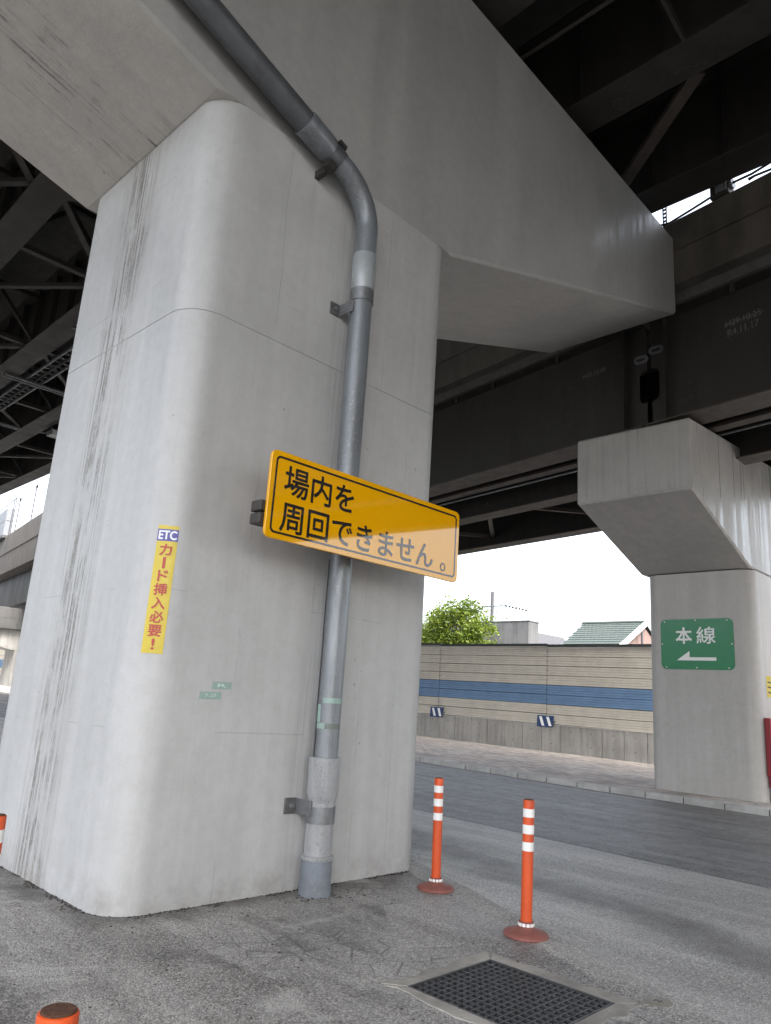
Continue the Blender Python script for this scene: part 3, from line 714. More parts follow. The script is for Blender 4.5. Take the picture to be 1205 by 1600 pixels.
# ------------------------------------------------------------------ delineator posts
post = bpy.data.objects.new('delineator_post', None); COL.objects.link(post)
tag(post, 'orange lane post with white bands standing beside the drain grate, nearest whole post', 'lane post', 'orange lane posts')
b = MB(); b.lathe([(0.153,0.0),(0.160,0.008),(0.158,0.020),(0.148,0.029),(0.115,0.040),(0.08,0.049),(0.06,0.058),(0.052,0.066)], 40); obj('base', b, M['base_red'], post, smooth=35, local=True)
b = MB(); b.lathe([(0.044,0.05),(0.042,0.10),(0.0405,0.12),(0.0405,0.898),(0.0395,0.9045),(0.036,0.906)], 32); obj('tube', b, M['orange'], post, smooth=35, local=True)
b = MB(); b.lathe([(0.0352,0.9005),(0.035,0.9085),(0.033,0.9105),(0.02,0.912),(0.004,0.9125)], 28); obj('cap', b, M['rust'], post, smooth=35, local=True)
for z0, z1 in ((.788,.846),(.675,.737),(.560,.620)):
    b = MB(); b.lathe([(0.0405,z0),(0.0418,z0+.001),(0.0418,z1-.001),(0.0405,z1)], 32); obj('reflective_band', b, M['white_reflect'], post, smooth=35, local=True)
b = MB(); b.lathe([(0.05,0.062),(0.055,0.066),(0.055,0.094),(0.048,0.1)], 32); col_ = obj('collar', b, M['base_red'], post, smooth=35, local=True)
for k in range(12):
    a = 2*math.pi*k/12; b = MB()
    b.prism([(-.011,.070),(.011,.070),(.011,.090),(-.011,.090)], lambda p, q, t: (math.cos(a)*t-math.sin(a)*p, math.sin(a)*t+math.cos(a)*p, q), .053, .0575)
    obj('reflector_chip', b, M['white_reflect'], col_, local=True)
post.location = (4.936, 3.25, 0); post.rotation_euler = (R(0.4), R(0.2), 0.3)
for (x, y, z, tilt, lab) in ((5.385, 4.465, 0.0, (0.2, -0.6), 'orange lane post with white bands beside the right edge of the big pier'),
                       (1.455, 3.885, 0.0, (0.0, 0.5), 'orange lane post cut off by the left edge of the picture'),
                       (0.784, 1.609, 0.0, (0, 0), 'orange lane post with rust brown top, cut off by the bottom edge')):
    c = copy_tree(post); c.location = (x, y, z); c['label'] = lab; c.rotation_euler = (R(tilt[0]), R(tilt[1]), random.uniform(0, 6))
# rust and dirt lying in the top of the nearest post
b = MB()
for k in range(34):
    a = random.uniform(0, 6.283); r = 0.030*math.sqrt(random.random()); s_ = random.uniform(.0015, .0038)
    x, y = 0.784+r*math.cos(a), 1.609+r*math.sin(a); z = .9105
    b.add([(x-s_,y-s_,z),(x+s_,y-s_*.6,z),(x+s_*.7,y+s_,z),(x-s_,y+s_*.8,z),(x,y,z+s_*.8)], [(0,1,4),(1,2,4),(2,3,4),(3,0,4)])
obj('rust_debris', b, M['rust'], kind='stuff', fix=False)

# ------------------------------------------------------------------ drain grate
gx0, gx1, gy0, gy1 = 3.53, 4.31, 2.25, 3.10
gr = thing('drain_grate', (3.92, 2.67, 0), 'rectangular dark iron drain grate in a rough concrete surround set in the asphalt', 'drain grate')
def wob(): return random.uniform(-.026, .026)
def slab(name, pts, z, m_, par):
    b = MB(); n = len(pts); b.add([(x,y,-0.05) for x,y in pts]+[(x,y,z) for x,y in pts], [tuple(range(n,2*n))]+[(i,(i+1)%n,n+(i+1)%n,n+i) for i in range(n)])
    return obj(name, b, m_, par, bevel=0.004, segs=1)
def edge_pts(x0,y0,x1,y1,n): return [(x0+(x1-x0)*k/n+wob(), y0+(y1-y0)*k/n+wob()) for k in range(n+1)]
slab('surround', edge_pts(gx0-.09,gy1+.10,gx1+.12,gy1+.10,12)+[(gx1,gy1),(gx0,gy1)], .004, M['surround'], gr)
slab('surround', edge_pts(gx1+.12,gy1+.09,gx1+.12,gy0-.1,12)+[(gx1,gy0),(gx1,gy1)], .003, M['surround'], gr)
slab('surround', edge_pts(gx0-.09,gy0-.1,gx0-.09,gy1+.09,12)+[(gx0,gy1),(gx0,gy0)], .0035, M['surround'], gr)
slab('surround', edge_pts(gx1+.11,gy0-.1,gx0-.08,gy0-.1,12)+[(gx0,gy0),(gx1,gy0)], .0025, M['surround'], gr)
b = MB(); t_ = .012
for q in ((gx0,gx0+t_,gy0,gy1),(gx1-t_,gx1,gy0,gy1),(gx0+t_,gx1-t_,gy0,gy0+t_),(gx0+t_,gx1-t_,gy1-t_,gy1)): b.box(*q, -.06, .004)
obj('frame', b, M['grate'], gr)
b = MB(); e = .003
b.add([(gx0+e,gy0+e,-.06),(gx1-e,gy0+e,-.06),(gx1-e,gy1-e,-.06),(gx0+e,gy1-e,-.06),(gx0+e,gy0+e,-.5),(gx1-e,gy0+e,-.5),(gx1-e,gy1-e,-.5),(gx0+e,gy1-e,-.5)], [(4,5,6,7),(0,1,5,4),(1,2,6,5),(2,3,7,6),(3,0,4,7)])
obj('pit', b, M['pit'], gr, fix=False)
ny, nx = 18, 13
bme = mesh_of('grate_bar', MB().box(gx0+t_, gx1-t_, -.0045, .0045, -.045, .0), M['grate'], bevel=.0015, segs=1)
for k in range(1, ny):
    o = link('grate_bar', bme, gr); o.location = (0, gy0+t_+(gy1-gy0-2*t_)*k/ny, -.001)
bme = mesh_of('cross_bar', MB().box(-.004, .004, gy0+t_, gy1-t_, -.03, .001), M['grate'], bevel=.0015, segs=1)
for k in range(1, nx):
    o = link('cross_bar', bme, gr); o.location = (gx0+t_+(gx1-gx0-2*t_)*k/nx, 0, -.001)
for cx, cy in ((gx0+.06,gy1-.06),(gx1-.06,gy1-.06),(gx1-.06,gy0+.06),(gx0+.06,gy0+.06)):
    obj('lug', MB().box(cx-.035, cx+.035, cy-.03, cy+.03, -.03, -.012), M['black'], gr)
dc = thing('survey_disc', (4.53, 2.105, 0), 'small round tan metal disc set in the asphalt beside the drain grate', 'marker')
b = MB(); b.lathe([(0.082,-.01),(0.082,.006),(0.074,.010),(0.0,.0105)][:3], 36, (4.53,2.105,0)); obj('plate', b, M['disc'], dc, smooth=30)
b = MB()
for ya, yb, xa, xb in ((.012,.018,-.02,.012),(-.018,-.012,-.012,.02)): b.box(4.53+xa, 4.53+xb, 2.105+ya, 2.105+yb, .0095, .0112)
b.beam((4.53+.012,2.105+.015,.0103),(4.53-.012,2.105-.015,.0103),.006,.0018); obj('mark', b, M['black'], dc)

# ------------------------------------------------------------------ second pier
QX, QY0, QY1 = 15.65, 5.10, 7.34
p2 = thing('bridge_pier', (17.0, 6.2, 0.12), 'smaller grey concrete pier across the road with boxy overhanging crosshead and green sign', 'bridge pier')
b = MB(); b.add(*colrings(QX, 18.4, QY0, QY1, 0.30, [(-.2,0),(4.58,0)])); obj('column', b, M['pier2'], p2, smooth=40)
zt2 = lambda x: 6.93 + .065*(x-12.84)
c2 = [(12.84, 5.58), (QX-.05, 4.60), (18.4, 4.58), (21.4, 5.58), (21.4, zt2(21.4)), (12.84, 6.93)]
b = MB(); b.prism(c2, lambda p, q, t: (p, t, q), QY0, 7.42); c2o = obj('crosshead', b, [M['cap2'], M['pier2']], p2, bevel=.035, segs=1)
for p in c2o.data.polygons:
    if p.normal.z < -0.5: p.material_index = 1
# green direction sign on its road-side face
gs = thing('direction_sign', (QX, 6.25, 2.56), 'green board with white Japanese lettering over a left arrow, screwed to the smaller pier', 'sign')
fX = lambda p, q, t: (QX-t, p, q)
b = MB(); b.prism(rrect(5.505, 7.01, 2.562, 3.60, .11), fX, .002, .016); obj('panel', b, M['green'], gs, bevel=.002, segs=1)
tg = lambda p, q: (QX-.0185, -p, q)
flat_text(gs, '本', -6.685, -6.34, 3.085, 3.43, tg, M['signwhite'], .022)
flat_text(gs, '線', -6.25, -5.86, 3.085, 3.435, tg, M['signwhite'], .012)
b = MB(); b.prism([(6.675,2.745),(6.405,2.935),(6.405,2.81),(5.862,2.81),(5.862,2.742)], fX, .0165, .0185); obj('arrow', b, M['signwhite'], gs)
for y, z in ((6.92,3.55),(6.26,3.57),(5.62,3.56),(6.98,3.08),(5.54,3.08),(6.9,2.60),(6.26,2.60),(5.62,2.60)):
    b = MB(); b.tube([(QX-.015,y,z),(QX-.022,y,z),(QX-.025,y,z)], [.014,.014,.008], 10); obj('screw', b, M['signwhite'], gs)
yp = thing('poster', (16.25, QY0, 2.08), 'yellow printed notice on the bright side of the smaller pier, cut by the right edge', 'notice')
obj('sheet', MB().box(16.14, 16.62, QY0-.004, QY0-.0005, 2.08, 2.50), M['etcyellow'], yp)
for z in (2.16, 2.26, 2.36):
    obj('print_line', MB().box(16.2, 16.56, QY0-.006, QY0-.0045, z, z+.035), M['signblack'], yp)
rc = thing('fire_cabinet', (16.2, 5.03, 0.13), 'dark red shallow metal cabinet on a concrete plinth against the smaller pier', 'cabinet')
obj('plinth', MB().box(15.95, 16.7, 4.97, 5.088, .10, .40), M['kerb'], rc, bevel=.01, segs=1)
obj('body', MB().box(15.86, 16.6, 4.985, 5.092, .60, 1.68), M['red'], rc, bevel=.012)
obj('stand', MB().box(15.90, 16.4, 5.0, 5.08, .401, .599), M['red'], rc)
obj('door', MB().box(15.88, 16.58, 4.968, 4.984, .62, 1.28), M['red'], rc, bevel=.004, segs=1)
obj('window', MB().box(15.92, 16.52, 4.970, 4.984, 1.36, 1.62), M['signwhite'], rc, bevel=.003, segs=1)
obj('handle', MB().box(15.91, 15.94, 4.94, 4.967, 1.18, 1.24), M['galv'], rc, bevel=.004, segs=1)

# ------------------------------------------------------------------ noise barrier and its base wall
FX = 23.05; FS = .0065
def fz(y): return FS*(y-11)
bw = thing('barrier_wall', (FX, 15, .13), 'low board marked concrete wall with upright joints under the striped noise barrier', 'wall')
obj('wall_core', MB().sweep([(.05,-.2),(.24,-.2),(.24,1.055),(.05,1.055)], lambda p, q, y: (FX+p, y, q+fz(y)), [-9, 80]), M['basewall'], bw)
pme = []
for q in range(4):
    b = MB(); d = .006*q
    b.box(0, .05, .006, .754, -.15, 1.07)
    pm = mesh_of('concrete_panel', b, M['basewall'], bevel=.006, segs=1); pme.append(pm)
hme = mesh_of('tie_hole', MB().tube([(-.001,0,0),(.001,0,0)], .018, 8), M['black'])
for j in range(116):
    y = -9 + j*.764
    if abs(y-12.0) < .3: gap = 1
    o = link('concrete_panel', pme[j % 4], bw); o.location = (FX+random.uniform(-.006,.008), y, fz(y)+random.uniform(-.004,.004))
    if 5 < y < 23:
        for zz in (.45, .88):
            h = bpy.data.objects.new('tie_hole', hme); COL.objects.link(h); h.parent = o
            h.location = (-.001, .38+random.uniform(-.03,.03), zz)
nb = thing('noise_barrier', (FX, 15, 1.08), 'cream noise barrier of ribbed horizontal panels with a blue stripe, behind the pavement', 'noise barrier')
PH = (3.70-1.085)/8; BAY = 4.9
prof = [(.055,.006),(.03,.006),(.0,.016),(.0,.075),(.016,.080),(.016,.092),(.0,.098),(.0,.155),(.026,.160),(.026,.172),(.0,.178),(.0,.235),(.016,.240),(.016,.252),(.0,.258),(.0,PH-.018),(.03,PH-.006),(.055,PH-.006)]
def panel_mesh(m_): return mesh_of('panel', MB().sweep(prof, lambda p, q, y: (p, y, q+FS*y), [.012, BAY-.012]), m_)
pc, pb = panel_mesh(M['cream']), panel_mesh(M['bluepanel'])
by = [14.49 + BAY*k for k in range(-4, 13)]
for y in by[:-1]:
    for r_ in range(8):
        o = link('panel', pb if r_ in (2, 3) else pc, nb)
        o.location = (FX+.012+random.uniform(-.004,.004), y, 1.085 + r_*PH + fz(y) + random.uniform(-.002,.002))
    obj('backing', MB().box(FX+.075, FX+.085, y, y+BAY, 1.085+fz(y+BAY/2), 3.69+fz(y+BAY/2)), M['rail'], nb)
    o = obj('top_rail', MB().box(FX-.02, FX+.12, y+.004, y+BAY-.004, 3.715+fz(y+BAY/2), 3.805+fz(y+BAY/2)), M['rail'], nb)
    obj('flashing', MB().box(FX-.012, FX+.1, y+.004, y+BAY-.004, 3.692+fz(y+BAY/2), 3.713+fz(y+BAY/2)), M['flash'], nb)
    obj('sill', MB().box(FX-.012, FX+.1, y+.004, y+BAY-.004, 1.067+fz(y+BAY/2), 1.084+fz(y+BAY/2)), M['flash'], nb)
for y in by:
    obj('post', MB().box(FX+.035, FX+.16, y-.06, y+.06, 1.0+fz(y), 3.70+fz(y)), M['slate'], nb)
# striped reflector plates at the post feet
def refl(y, lab):
    t = thing('reflector_plate', (FX-.06, y, 1.17), lab, 'reflector', 'striped reflector plates')
    z = 1.165 + fz(y); x = FX-.075
    fn = lambda p, q, tt: (x+.12*q+tt, y-p, z+q)
    obj('plate', MB().prism([(-.31,-.19),(.30,-.19),(.33,.19),(-.33,.19)], fn, 0, .02), M['navy'], t)
    for s_ in (-.2, .08):
        obj('stripe', MB().prism([(s_+.08,-.15),(s_+.19,-.15),(s_+.06,.15),(s_-.05,.15)], fn, -.004, -.001), M['signwhite'], t)
    obj('bracket', MB().box(x+.02, FX+.01, y-.36, y-.28, z-.03, z+.03), M['galv'], t)
refl(14.49, 'blue plate with two white slanted stripes at the barrier foot, nearer the smaller pier')
refl(19.39, 'blue plate with two white slanted stripes at the barrier foot, beside the big pier edge')

# ------------------------------------------------------------------ ramp viaduct (lower deck, rotated against the grid)
K = .157
def sm(t): t = max(0, min(1, t)); return t*t*(3-2*t)
def rz(z, y):
    t = sm((y-24)/30)
    zz = z + .23*(z-6.8) if z < 9.4 else 10.0 + (z-9.4)*2.6
    zz = z*(1-t) + zz*t
    if z > 10.5: zz += .13*max(0, min(y-7, 8))*(1-t)
    return zz
def RP(x, z, y): return (x + K*(y-6.3), y, rz(z, y))
RY = [-34, -10, 2, 7, 15, 20] + [24+3*k for k in range(11)] + [80]
RY2 = RY
ramp = thing('ramp_viaduct', (15, 6.3, 6.8), 'lower ramp on dark steel girders with weathered parapet, resting on the smaller pier', 'viaduct')
fR = lambda p, q, y: RP(p, q, y)
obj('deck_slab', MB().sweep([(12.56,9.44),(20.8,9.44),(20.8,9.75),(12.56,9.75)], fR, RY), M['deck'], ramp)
obj('parapet', MB().sweep([(12.545,9.40),(12.80,9.40),(12.80,10.76),(12.60,10.80),(12.56,10.76)], fR, RY), M['parapet'], ramp)
obj('parapet', MB().sweep([(20.6,9.40),(20.86,9.40),(20.86,10.76),(20.6,10.8)], fR, RY), M['parapet'], ramp)
obj('parapet_ledge', MB().sweep([(12.50,10.10),(12.543,10.10),(12.543,10.16),(12.50,10.16)], fR, RY), M['parapet'], ramp)
obj('deck_haunch', MB().sweep([(12.95,9.28),(13.75,9.28),(13.9,9.436),(12.8,9.436)], fR, RY), M['deck'], ramp)
# girder A: two webs meeting over the pier with a rounded opening
HC, HZ, hw, hh, hr = 6.05, 7.96, .225, .35, .14
def web_poly(sgn, yend, far):
    pts = [(yend, 7.05), (yend, HZ-hh)]
    for k in range(7):
        a = R(-90+90*k/6); pts.append((HC+sgn*(hw-hr+hr*math.cos(a)), HZ-hh+hr+hr*math.sin(a)))
    for k in range(7):
        a = R(90*k/6); pts.append((HC+sgn*(hw-hr+hr*math.cos(a)), HZ+hh-hr+hr*math.sin(a)))
    pts += [(yend, HZ+hh), (yend, 9.26), (far, 9.26), (far, 7.05)]
    return pts
XA = 13.32
for sgn, yend, far in ((1, HC+.055, 20), (-1, HC-.055, -34)):
    gA = obj('girder_web', MB().prism(web_poly(sgn, yend, far), lambda y, z, t: RP(XA+t, z, y), 0, .02), M['steel'], ramp)
    ys_ = [yend, far] if sgn > 0 else [far, yend]
    obj('bottom_flange', MB().sweep([(13.06,7.02),(13.74,7.02),(13.74,7.05),(13.06,7.05)], fR, ys_), M['flange'], gA)
    obj('top_flange', MB().sweep([(13.02,9.262),(13.62,9.262),(13.62,9.279),(13.02,9.279)], fR, ys_), M['steel2'], gA)
    y = HC + sgn*.5 if sgn > 0 else HC-.42
    obj('stiffener', MB().sweep([(XA-.20,7.052),(XA-.001,7.052),(XA-.001,9.24),(XA-.20,9.24)], fR, [y-.011, y+.011]), M['steel2'], gA)
    obj('bearing', MB().sweep([(13.15,6.94),(13.6,6.94),(13.6,7.018),(13.15,7.018)], fR, [HC+sgn*.2, HC+sgn*.55] if sgn > 0 else [HC-.55, HC-.2]), M['steel2'], gA)
far_web = obj('girder_web', MB().sweep([(XA,7.05),(XA+.02,7.05),(XA+.02,9.26),(XA,9.26)], fR, [20]+RY[6:]), M['steel'], ramp)
obj('bottom_flange', MB().sweep([(13.06,7.02),(13.74,7.02),(13.74,7.05),(13.06,7.05)], fR, [20]+RY[6:]), M['flange'], far_web)
for x, zb in ((15.55, 6.80), (18.75, 6.82)):
    gB = obj('girder_web', MB().sweep([(x,zb),(x+.02,zb),(x+.02,9.43),(x,9.43)], fR, RY), M['steel'], ramp)
    obj('bottom_flange', MB().sweep([(x-.25,zb-.03),(x+.27,zb-.03),(x+.27,zb-.001),(x-.25,zb-.001)], fR, RY), M['flange'], gB)
# lateral bracing between the girders, cross frames
xs_ = [13.33, 15.56, 18.76]
for i in range(1, 2):
    n_ = 0
    for k in range(-3, 15):
        y0 = 5.2 + k*2.4; y1 = y0 + 2.4
        a, c = (xs_[i], xs_[i+1]) if k % 2 else (xs_[i+1], xs_[i])
        if y1 > 21: continue
        obj('brace', MB().beam(RP(a, 7.16, y0), RP(c, 7.16, y1), .13, .10), M['flange'], ramp)
    for y0 in (-6, 1.5, 10.2, 17.5):
        obj('cross_strut', MB().beam(RP(xs_[i]+.03, 7.30, y0), RP(xs_[i+1]-.01, 7.30, y0), .12, .12), M['flange'], ramp)
        obj('brace', MB().beam(RP(xs_[i]+.03, 7.35, y0), RP((xs_[i]+xs_[i+1])/2, 9.1, y0), .08, .08), M['steel2'], ramp)
        obj('brace', MB().beam(RP((xs_[i]+xs_[i+1])/2, 9.1, y0), RP(xs_[i+1]-.01, 7.35, y0), .08, .08), M['steel2'], ramp)
obj('cable_tray', MB().sweep([(14.12,7.06),(14.38,7.06),(14.38,7.12),(14.12,7.12)], fR, [-20, 0, 20]), M['flange'], ramp)
obj('service_pipe', MB().tube([RP(14.62, 7.08, y) for y in (-20, 0, 20)], .025, 8), M['galv'], ramp, smooth=40)
for y in (8.2, 10.19, 11.5, 13.5, 4.2, 2.5):
    obj('drip_bracket', MB().box(*(lambda p: (p[0]-.03, p[0]+.03, p[1]-.04, p[1]+.04, p[2]-.17, p[2]))(RP(13.06, 9.26, y))), M['steel2'], ramp)
# restrainer links at the girder joint
for sgn in (1, -1):
    b = MB(); cy, cz = HC+sgn*.17, 8.62-sgn*.05
    ring(b, rrect(-.16, .16, -.085, .085, .08), rrect(-.10, .10, -.035, .035, .033), lambda p, q, t: RP(XA-.03+t, cz+q+.1*p, cy+p), 0, .03)
    obj('restrainer_link', b, M['galv'], ramp)
# chalk inspection dates on the girder
def chalk(txt, y0, y1, z0, z1, rise, xo=-.004):
    fn = lambda p, q: RP(XA+xo, q - rise*(p+y0), -p)
    return flat_text(ramp, txt, -y0, -y1, z0, z1, fn, M['chalk'], 0, 'chalk_lettering')
chalk('R4.11.17', 4.42, 3.85, 8.40, 8.54, -.02)
chalk('H29.10.25', 4.45, 3.80, 8.60, 8.72, -.02)
ramp_strike = obj('chalk_mark', MB().prism([(4.48,8.645),(3.75,8.67),(3.75,8.68),(4.48,8.655)], lambda p, q, t: RP(XA-t, q, p), .003, .005), M['chalk'], ramp)
chalk('H25.12.05', 7.66, 7.08, 8.62, 8.72, -.02)

# junction box, cables and slotted strut on the ramp parapet (seen against the sky slit)
jb = thing('junction_box', (12.28, 4.15, 10.8), 'grey junction box on the ramp parapet in the bright sky slit', 'junction box')
def PP(y, z, dx=.1): return RP(12.56+dx, z, y)
obj('box', MB().beam(PP(4.32, 10.96), PP(3.98, 10.96), .22, .3), M['steel2'], jb, bevel=.01, segs=1)
obj('cover', MB().beam(PP(4.22, 10.96, -.03), PP(4.02, 10.96, -.03), .03, .2), M['galv'], jb)
obj('gland', MB().tube([PP(3.99, 11.0), PP(3.93, 11.0)], .09, 12), M['galv'], jb)
cbw = thing('cable_run', (12.4, 5, 10.9), 'black cables sagging along the top of the ramp parapet in the sky slit', 'cable')
obj('cable', MB().tube([PP(7.0, 11.0), PP(5.6, 10.96), PP(5.2, 10.86), PP(4.8, 10.90), PP(4.3, 10.96)], .022, 8), M['black'], cbw, smooth=40)
obj('cable', MB().tube([PP(3.95, 11.02), PP(3.6, 11.0), PP(3.3, 11.03), PP(2.4, 11.1), PP(-2, 11.05)], .022, 8), M['black'], cbw, smooth=40)
obj('cable', MB().tube([PP(3.66, 10.92), PP(3.55, 10.93), PP(3.25, 10.89), PP(2.0, 10.9)], [.03,.022,.022,.022], 8), M['black'], cbw, smooth=40)
ss = thing('slotted_strut', (12.43, 5.3, 10.75), 'slotted upright strut standing on the ramp parapet near the crosshead end', 'strut')
b = MB()
for dy in (-.035, .035): b.beam(PP(5.3+dy, 10.7), PP(5.3+dy, 11.35), .02, .02)
obj('upright', b, M['black'], ss)
for k in range(7): obj('rung', MB().beam(PP(5.265, 10.78+k*.085), PP(5.335, 10.78+k*.085), .02, .035), M['black'], ss)

# ------------------------------------------------------------------ upper viaduct
K2 = .022
def UP(x, z, y): return (x + K2*(y-5), y, z)
fU = lambda p, q, y: UP(p, q, y)
UY = [-110, 0, 30, 130]
up = thing('upper_viaduct', (5, 5, 10.9), 'dark steel girders and deck of the upper highway resting on the big pier', 'viaduct')
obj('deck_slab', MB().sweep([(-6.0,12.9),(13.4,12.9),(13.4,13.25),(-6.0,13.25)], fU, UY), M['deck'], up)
for x in (-6.0, 13.15): obj('parapet', MB().sweep([(x,13.252),(x+.25,13.252),(x+.25,14.3),(x,14.3)], fU, UY), M['parapet'], up)
UX = [-6.6, -5.4, -3.9, -1.3, 1.3, 3.9, 6.5, 9.1, 11.7]
for x in UX[1:]:
    gw = obj('girder_web', MB().sweep([(x-.011,10.93),(x+.011,10.93),(x+.011,12.86),(x-.011,12.86)], fU, UY), M['steel'], up)
    obj('bottom_flange', MB().sweep([(x-.34,10.89),(x+.34,10.89),(x+.34,10.928),(x-.34,10.928)], fU, UY), M['steel2'], gw)
    obj('top_flange', MB().sweep([(x-.25,12.862),(x+.25,12.862),(x+.25,12.898),(x-.25,12.898)], fU, UY), M['steel'], gw)
    obj('bearing', MB().box(x-.3, x+.3, 5.9, 6.9, ztop(x)+.003, 10.888), M['steel2'], gw)
for i in range(1, len(UX)-1):
    a, c = UX[i], UX[i+1]
    for k in range(-3, 12):
        y0 = 6.4 + k*5.2
        if not (a > 5 and -1 <= k <= 0): obj('cross_strut', MB().beam(UP(a+.02, 11.05, y0), UP(c-.02, 11.05, y0), .16, .12), M['steel2'], up)
        if -2 < k < 7:
            obj('cross_strut', MB().beam(UP(a+.02, 12.6, y0), UP(c-.02, 12.6, y0), .12, .12), M['steel2'], up)
            mid = UP((a+c)/2, 12.5, y0)
            obj('brace', MB().beam(UP(a+.03, 11.12, y0), mid, .1, .1), M['steel2'], up)
            obj('brace', MB().beam(mid, UP(c-.03, 11.12, y0), .1, .1), M['steel2'], up)
        if a > 5 and -1 <= k <= 0: continue
        for h_ in range(1 if k > 1 else 2):
            ya, yb = y0+.15, y0+2.6
            if h_: ya, yb = y0+5.05, y0+2.6
            if i % 2: obj('lateral_brace', MB().beam(UP(c-.3, 11.0, ya), UP(a+.3, 11.0, yb), .14, .1), M['steel2'], up)
            else: obj('lateral_brace', MB().beam(UP(a+.3, 11.0, ya), UP(c-.3, 11.0, yb), .14, .1), M['steel2'], up)
stm = mesh_of('web_stiffener', MB().box(0, .16, -.008, .008, 10.93, 12.86), M['steel'])
for x in UX[3:]:
    for k in range(22):
        y = 1.2 + k*1.3
        for sgn in (1, -1):
            o = link('web_stiffener', stm, up); o.location = (x+K2*(y-5)+.012*sgn, y, 0); o.scale = (sgn, 1, 1)
obj('lateral_brace', MB().beam((11.36, 5.86, 10.95), (9.42, 3.41, 10.95), .2, .1), M['flange'], up)
obj('lateral_brace', MB().beam((9.0, 12.5, 10.95), (6.9, 9.6, 10.95), .2, .1), M['steel2'], up)
obj('hanger', MB().beam((8.75, 3.34, 10.95), (7.85, 3.33, 11.1), .05, .16), M['steel2'], up)
obj('conduit', MB().tube([(7.50, 3.0, 10.92), (7.52, 6.6, 10.92), (7.9, 30, 10.92)], .03, 8), M['steel2'], up, smooth=40)
def scribble(pts2, cx, cy, sc):
    b = MB(); b.tube([(cx+p*sc, cy+q*sc, 10.8885) for p, q in pts2], .004, 5); obj('chalk_mark', b, M['faintchalk'], up)
scribble([(math.cos(k*.5)*.9, math.sin(k*.5)*.8) for k in range(15)], 9.2, 4.55, .13)
scribble([(-.5,-.3),(0,.4),(.4,-.4),(0,0),(.6,.1)], 9.2, 4.55, .12)
scribble([(-1,-.5),(-.6,.5),(-.2,-.5),(.3,.5),(.7,-.4)], 9.0, 4.3, .12)
for q in range(4):
    scribble([(-.5,0),(.5,.1)], 9.2+q*.02, 3.62-q*.13, .1); scribble([(0,-.5),(.1,.5)], 9.17+q*.03, 3.62-q*.13, .1)
# cable ladder under the deck, left
cl_ = thing('cable_ladder', (7.6, 20, 10.9), 'galvanised cable ladder with rungs hung beneath the upper girders at left', 'cable ladder')
for dx in (0, .5): obj('side_rail', MB().beam((7.35+dx, 9, 10.95), (7.75+dx, 40, 10.95), .03, .1), M['galv'], cl_)
for k in range(80):
    y = 9.2 + k*.385; obj('rung', MB().beam((7.36+(y-9)*.0129, y, 10.97), (7.85+(y-9)*.0129, y, 10.97), .04, .03), M['galv'], cl_)
for y in (14, 19.2, 24.4, 29.6):
    obj('hanger_bar', MB().beam((6.9, y, 10.86), (9.3, y, 10.86), .06, .06), M['galv'], cl_)
    obj('hanger_bar', MB().beam((6.9, y+.22, 10.86), (9.3, y+.22, 10.86), .05, .05), M['galv'], cl_)
fl = thing('flood_lamp', (10.3, 27, 10.5), 'small pale flood lamp hung under the upper deck beside the big pier', 'lamp')
obj('housing', MB().box(9.98, 10.42, 28.3, 28.8, 10.60, 10.80), M['galv'], fl, bevel=.02, segs=1)
obj('lens', MB().box(10.02, 10.38, 28.24, 28.298, 10.62, 10.78), M['lampglass'], fl)
obj('arm', MB().beam((10.2, 28.5, 10.8), (10.0, 28.5, 10.9), .05, .05), M['galv'], fl)

# ------------------------------------------------------------------ far pier and things in the left-hand gap
fp = thing('bridge_pier', (22.3, 63.5, 0), 'far pale pier with panelled crosshead, in the gap left of the big pier', 'bridge pier')
b = MB(); b.box(19.9, 25.5, 61.2, 64.0, 4.95, 6.62); obj('crosshead', b, M['farpier'], fp, bevel=.03, segs=1)
for x0, x1, z0, z1 in ((20.0,21.7,5.02,5.8),(21.72,23.5,5.02,5.8),(20.0,21.7,5.82,6.55),(21.72,23.5,5.82,6.55)):
    obj('face_panel', MB().box(x0, x1, 61.15, 61.199, z0, z1), M['farpier'], fp)
ap = [(19.9,4.94)] + [(19.9+2.1*(1-math.cos(R(90*k/10))), 4.94-1.5*math.sin(R(90*k/10))) for k in range(11)] + [(22.0,-.2),(24.6,-.2),(24.6,4.94)]
obj('column', MB().prism(ap, lambda p, q, t: (p, t, q), 61.6, 63.6), M['basewall'], fp)
eq = thing('equipment_box', RP(12.6, 11, 70), 'white panelled equipment box with thin wire frame on the far ramp parapet at left', 'equipment box')
def FP(y, z, dx=.1): x = 12.56+dx+K*(y-6.3); return (x, y, z)
for z0, z1 in ((13.75, 15.1), (15.14, 16.3)):
    obj('panel', MB().beam(FP(80, (z0+z1)/2), FP(71.0, (z0+z1)/2), .6, z1-z0), M['boxgrey'], eq)
obj('base', MB().beam(FP(80, 13.6), FP(70.6, 13.6), .8, .25), M['slate'], eq)
b = MB()
for y in (69.2, 70.0): b.beam(FP(y, 13.5), FP(y, 17.0), .07, .07)
b.beam(FP(69.2, 17.0), FP(80, 17.0), .06, .06); obj('wire_frame', b, M['slate'], eq)
for y, lab in ((67.4, 'thin upright wire fence pole on the far ramp parapet, nearer the white box'), (61.3, 'thin upright wire fence pole on the far ramp parapet, nearer the big pier')):
    t = thing('fence_pole', FP(y, 13.5), lab, 'fence pole', 'poles on the far parapet')
    obj('pole', MB().tube([FP(y, 13.3), FP(y, 16.5)], .055, 8), M['slate'], t, smooth=40)
    obj('insulator', MB().tube([FP(y, 16.4), FP(y-.15, 16.6)], .09, 8), M['slate'], t, smooth=40)

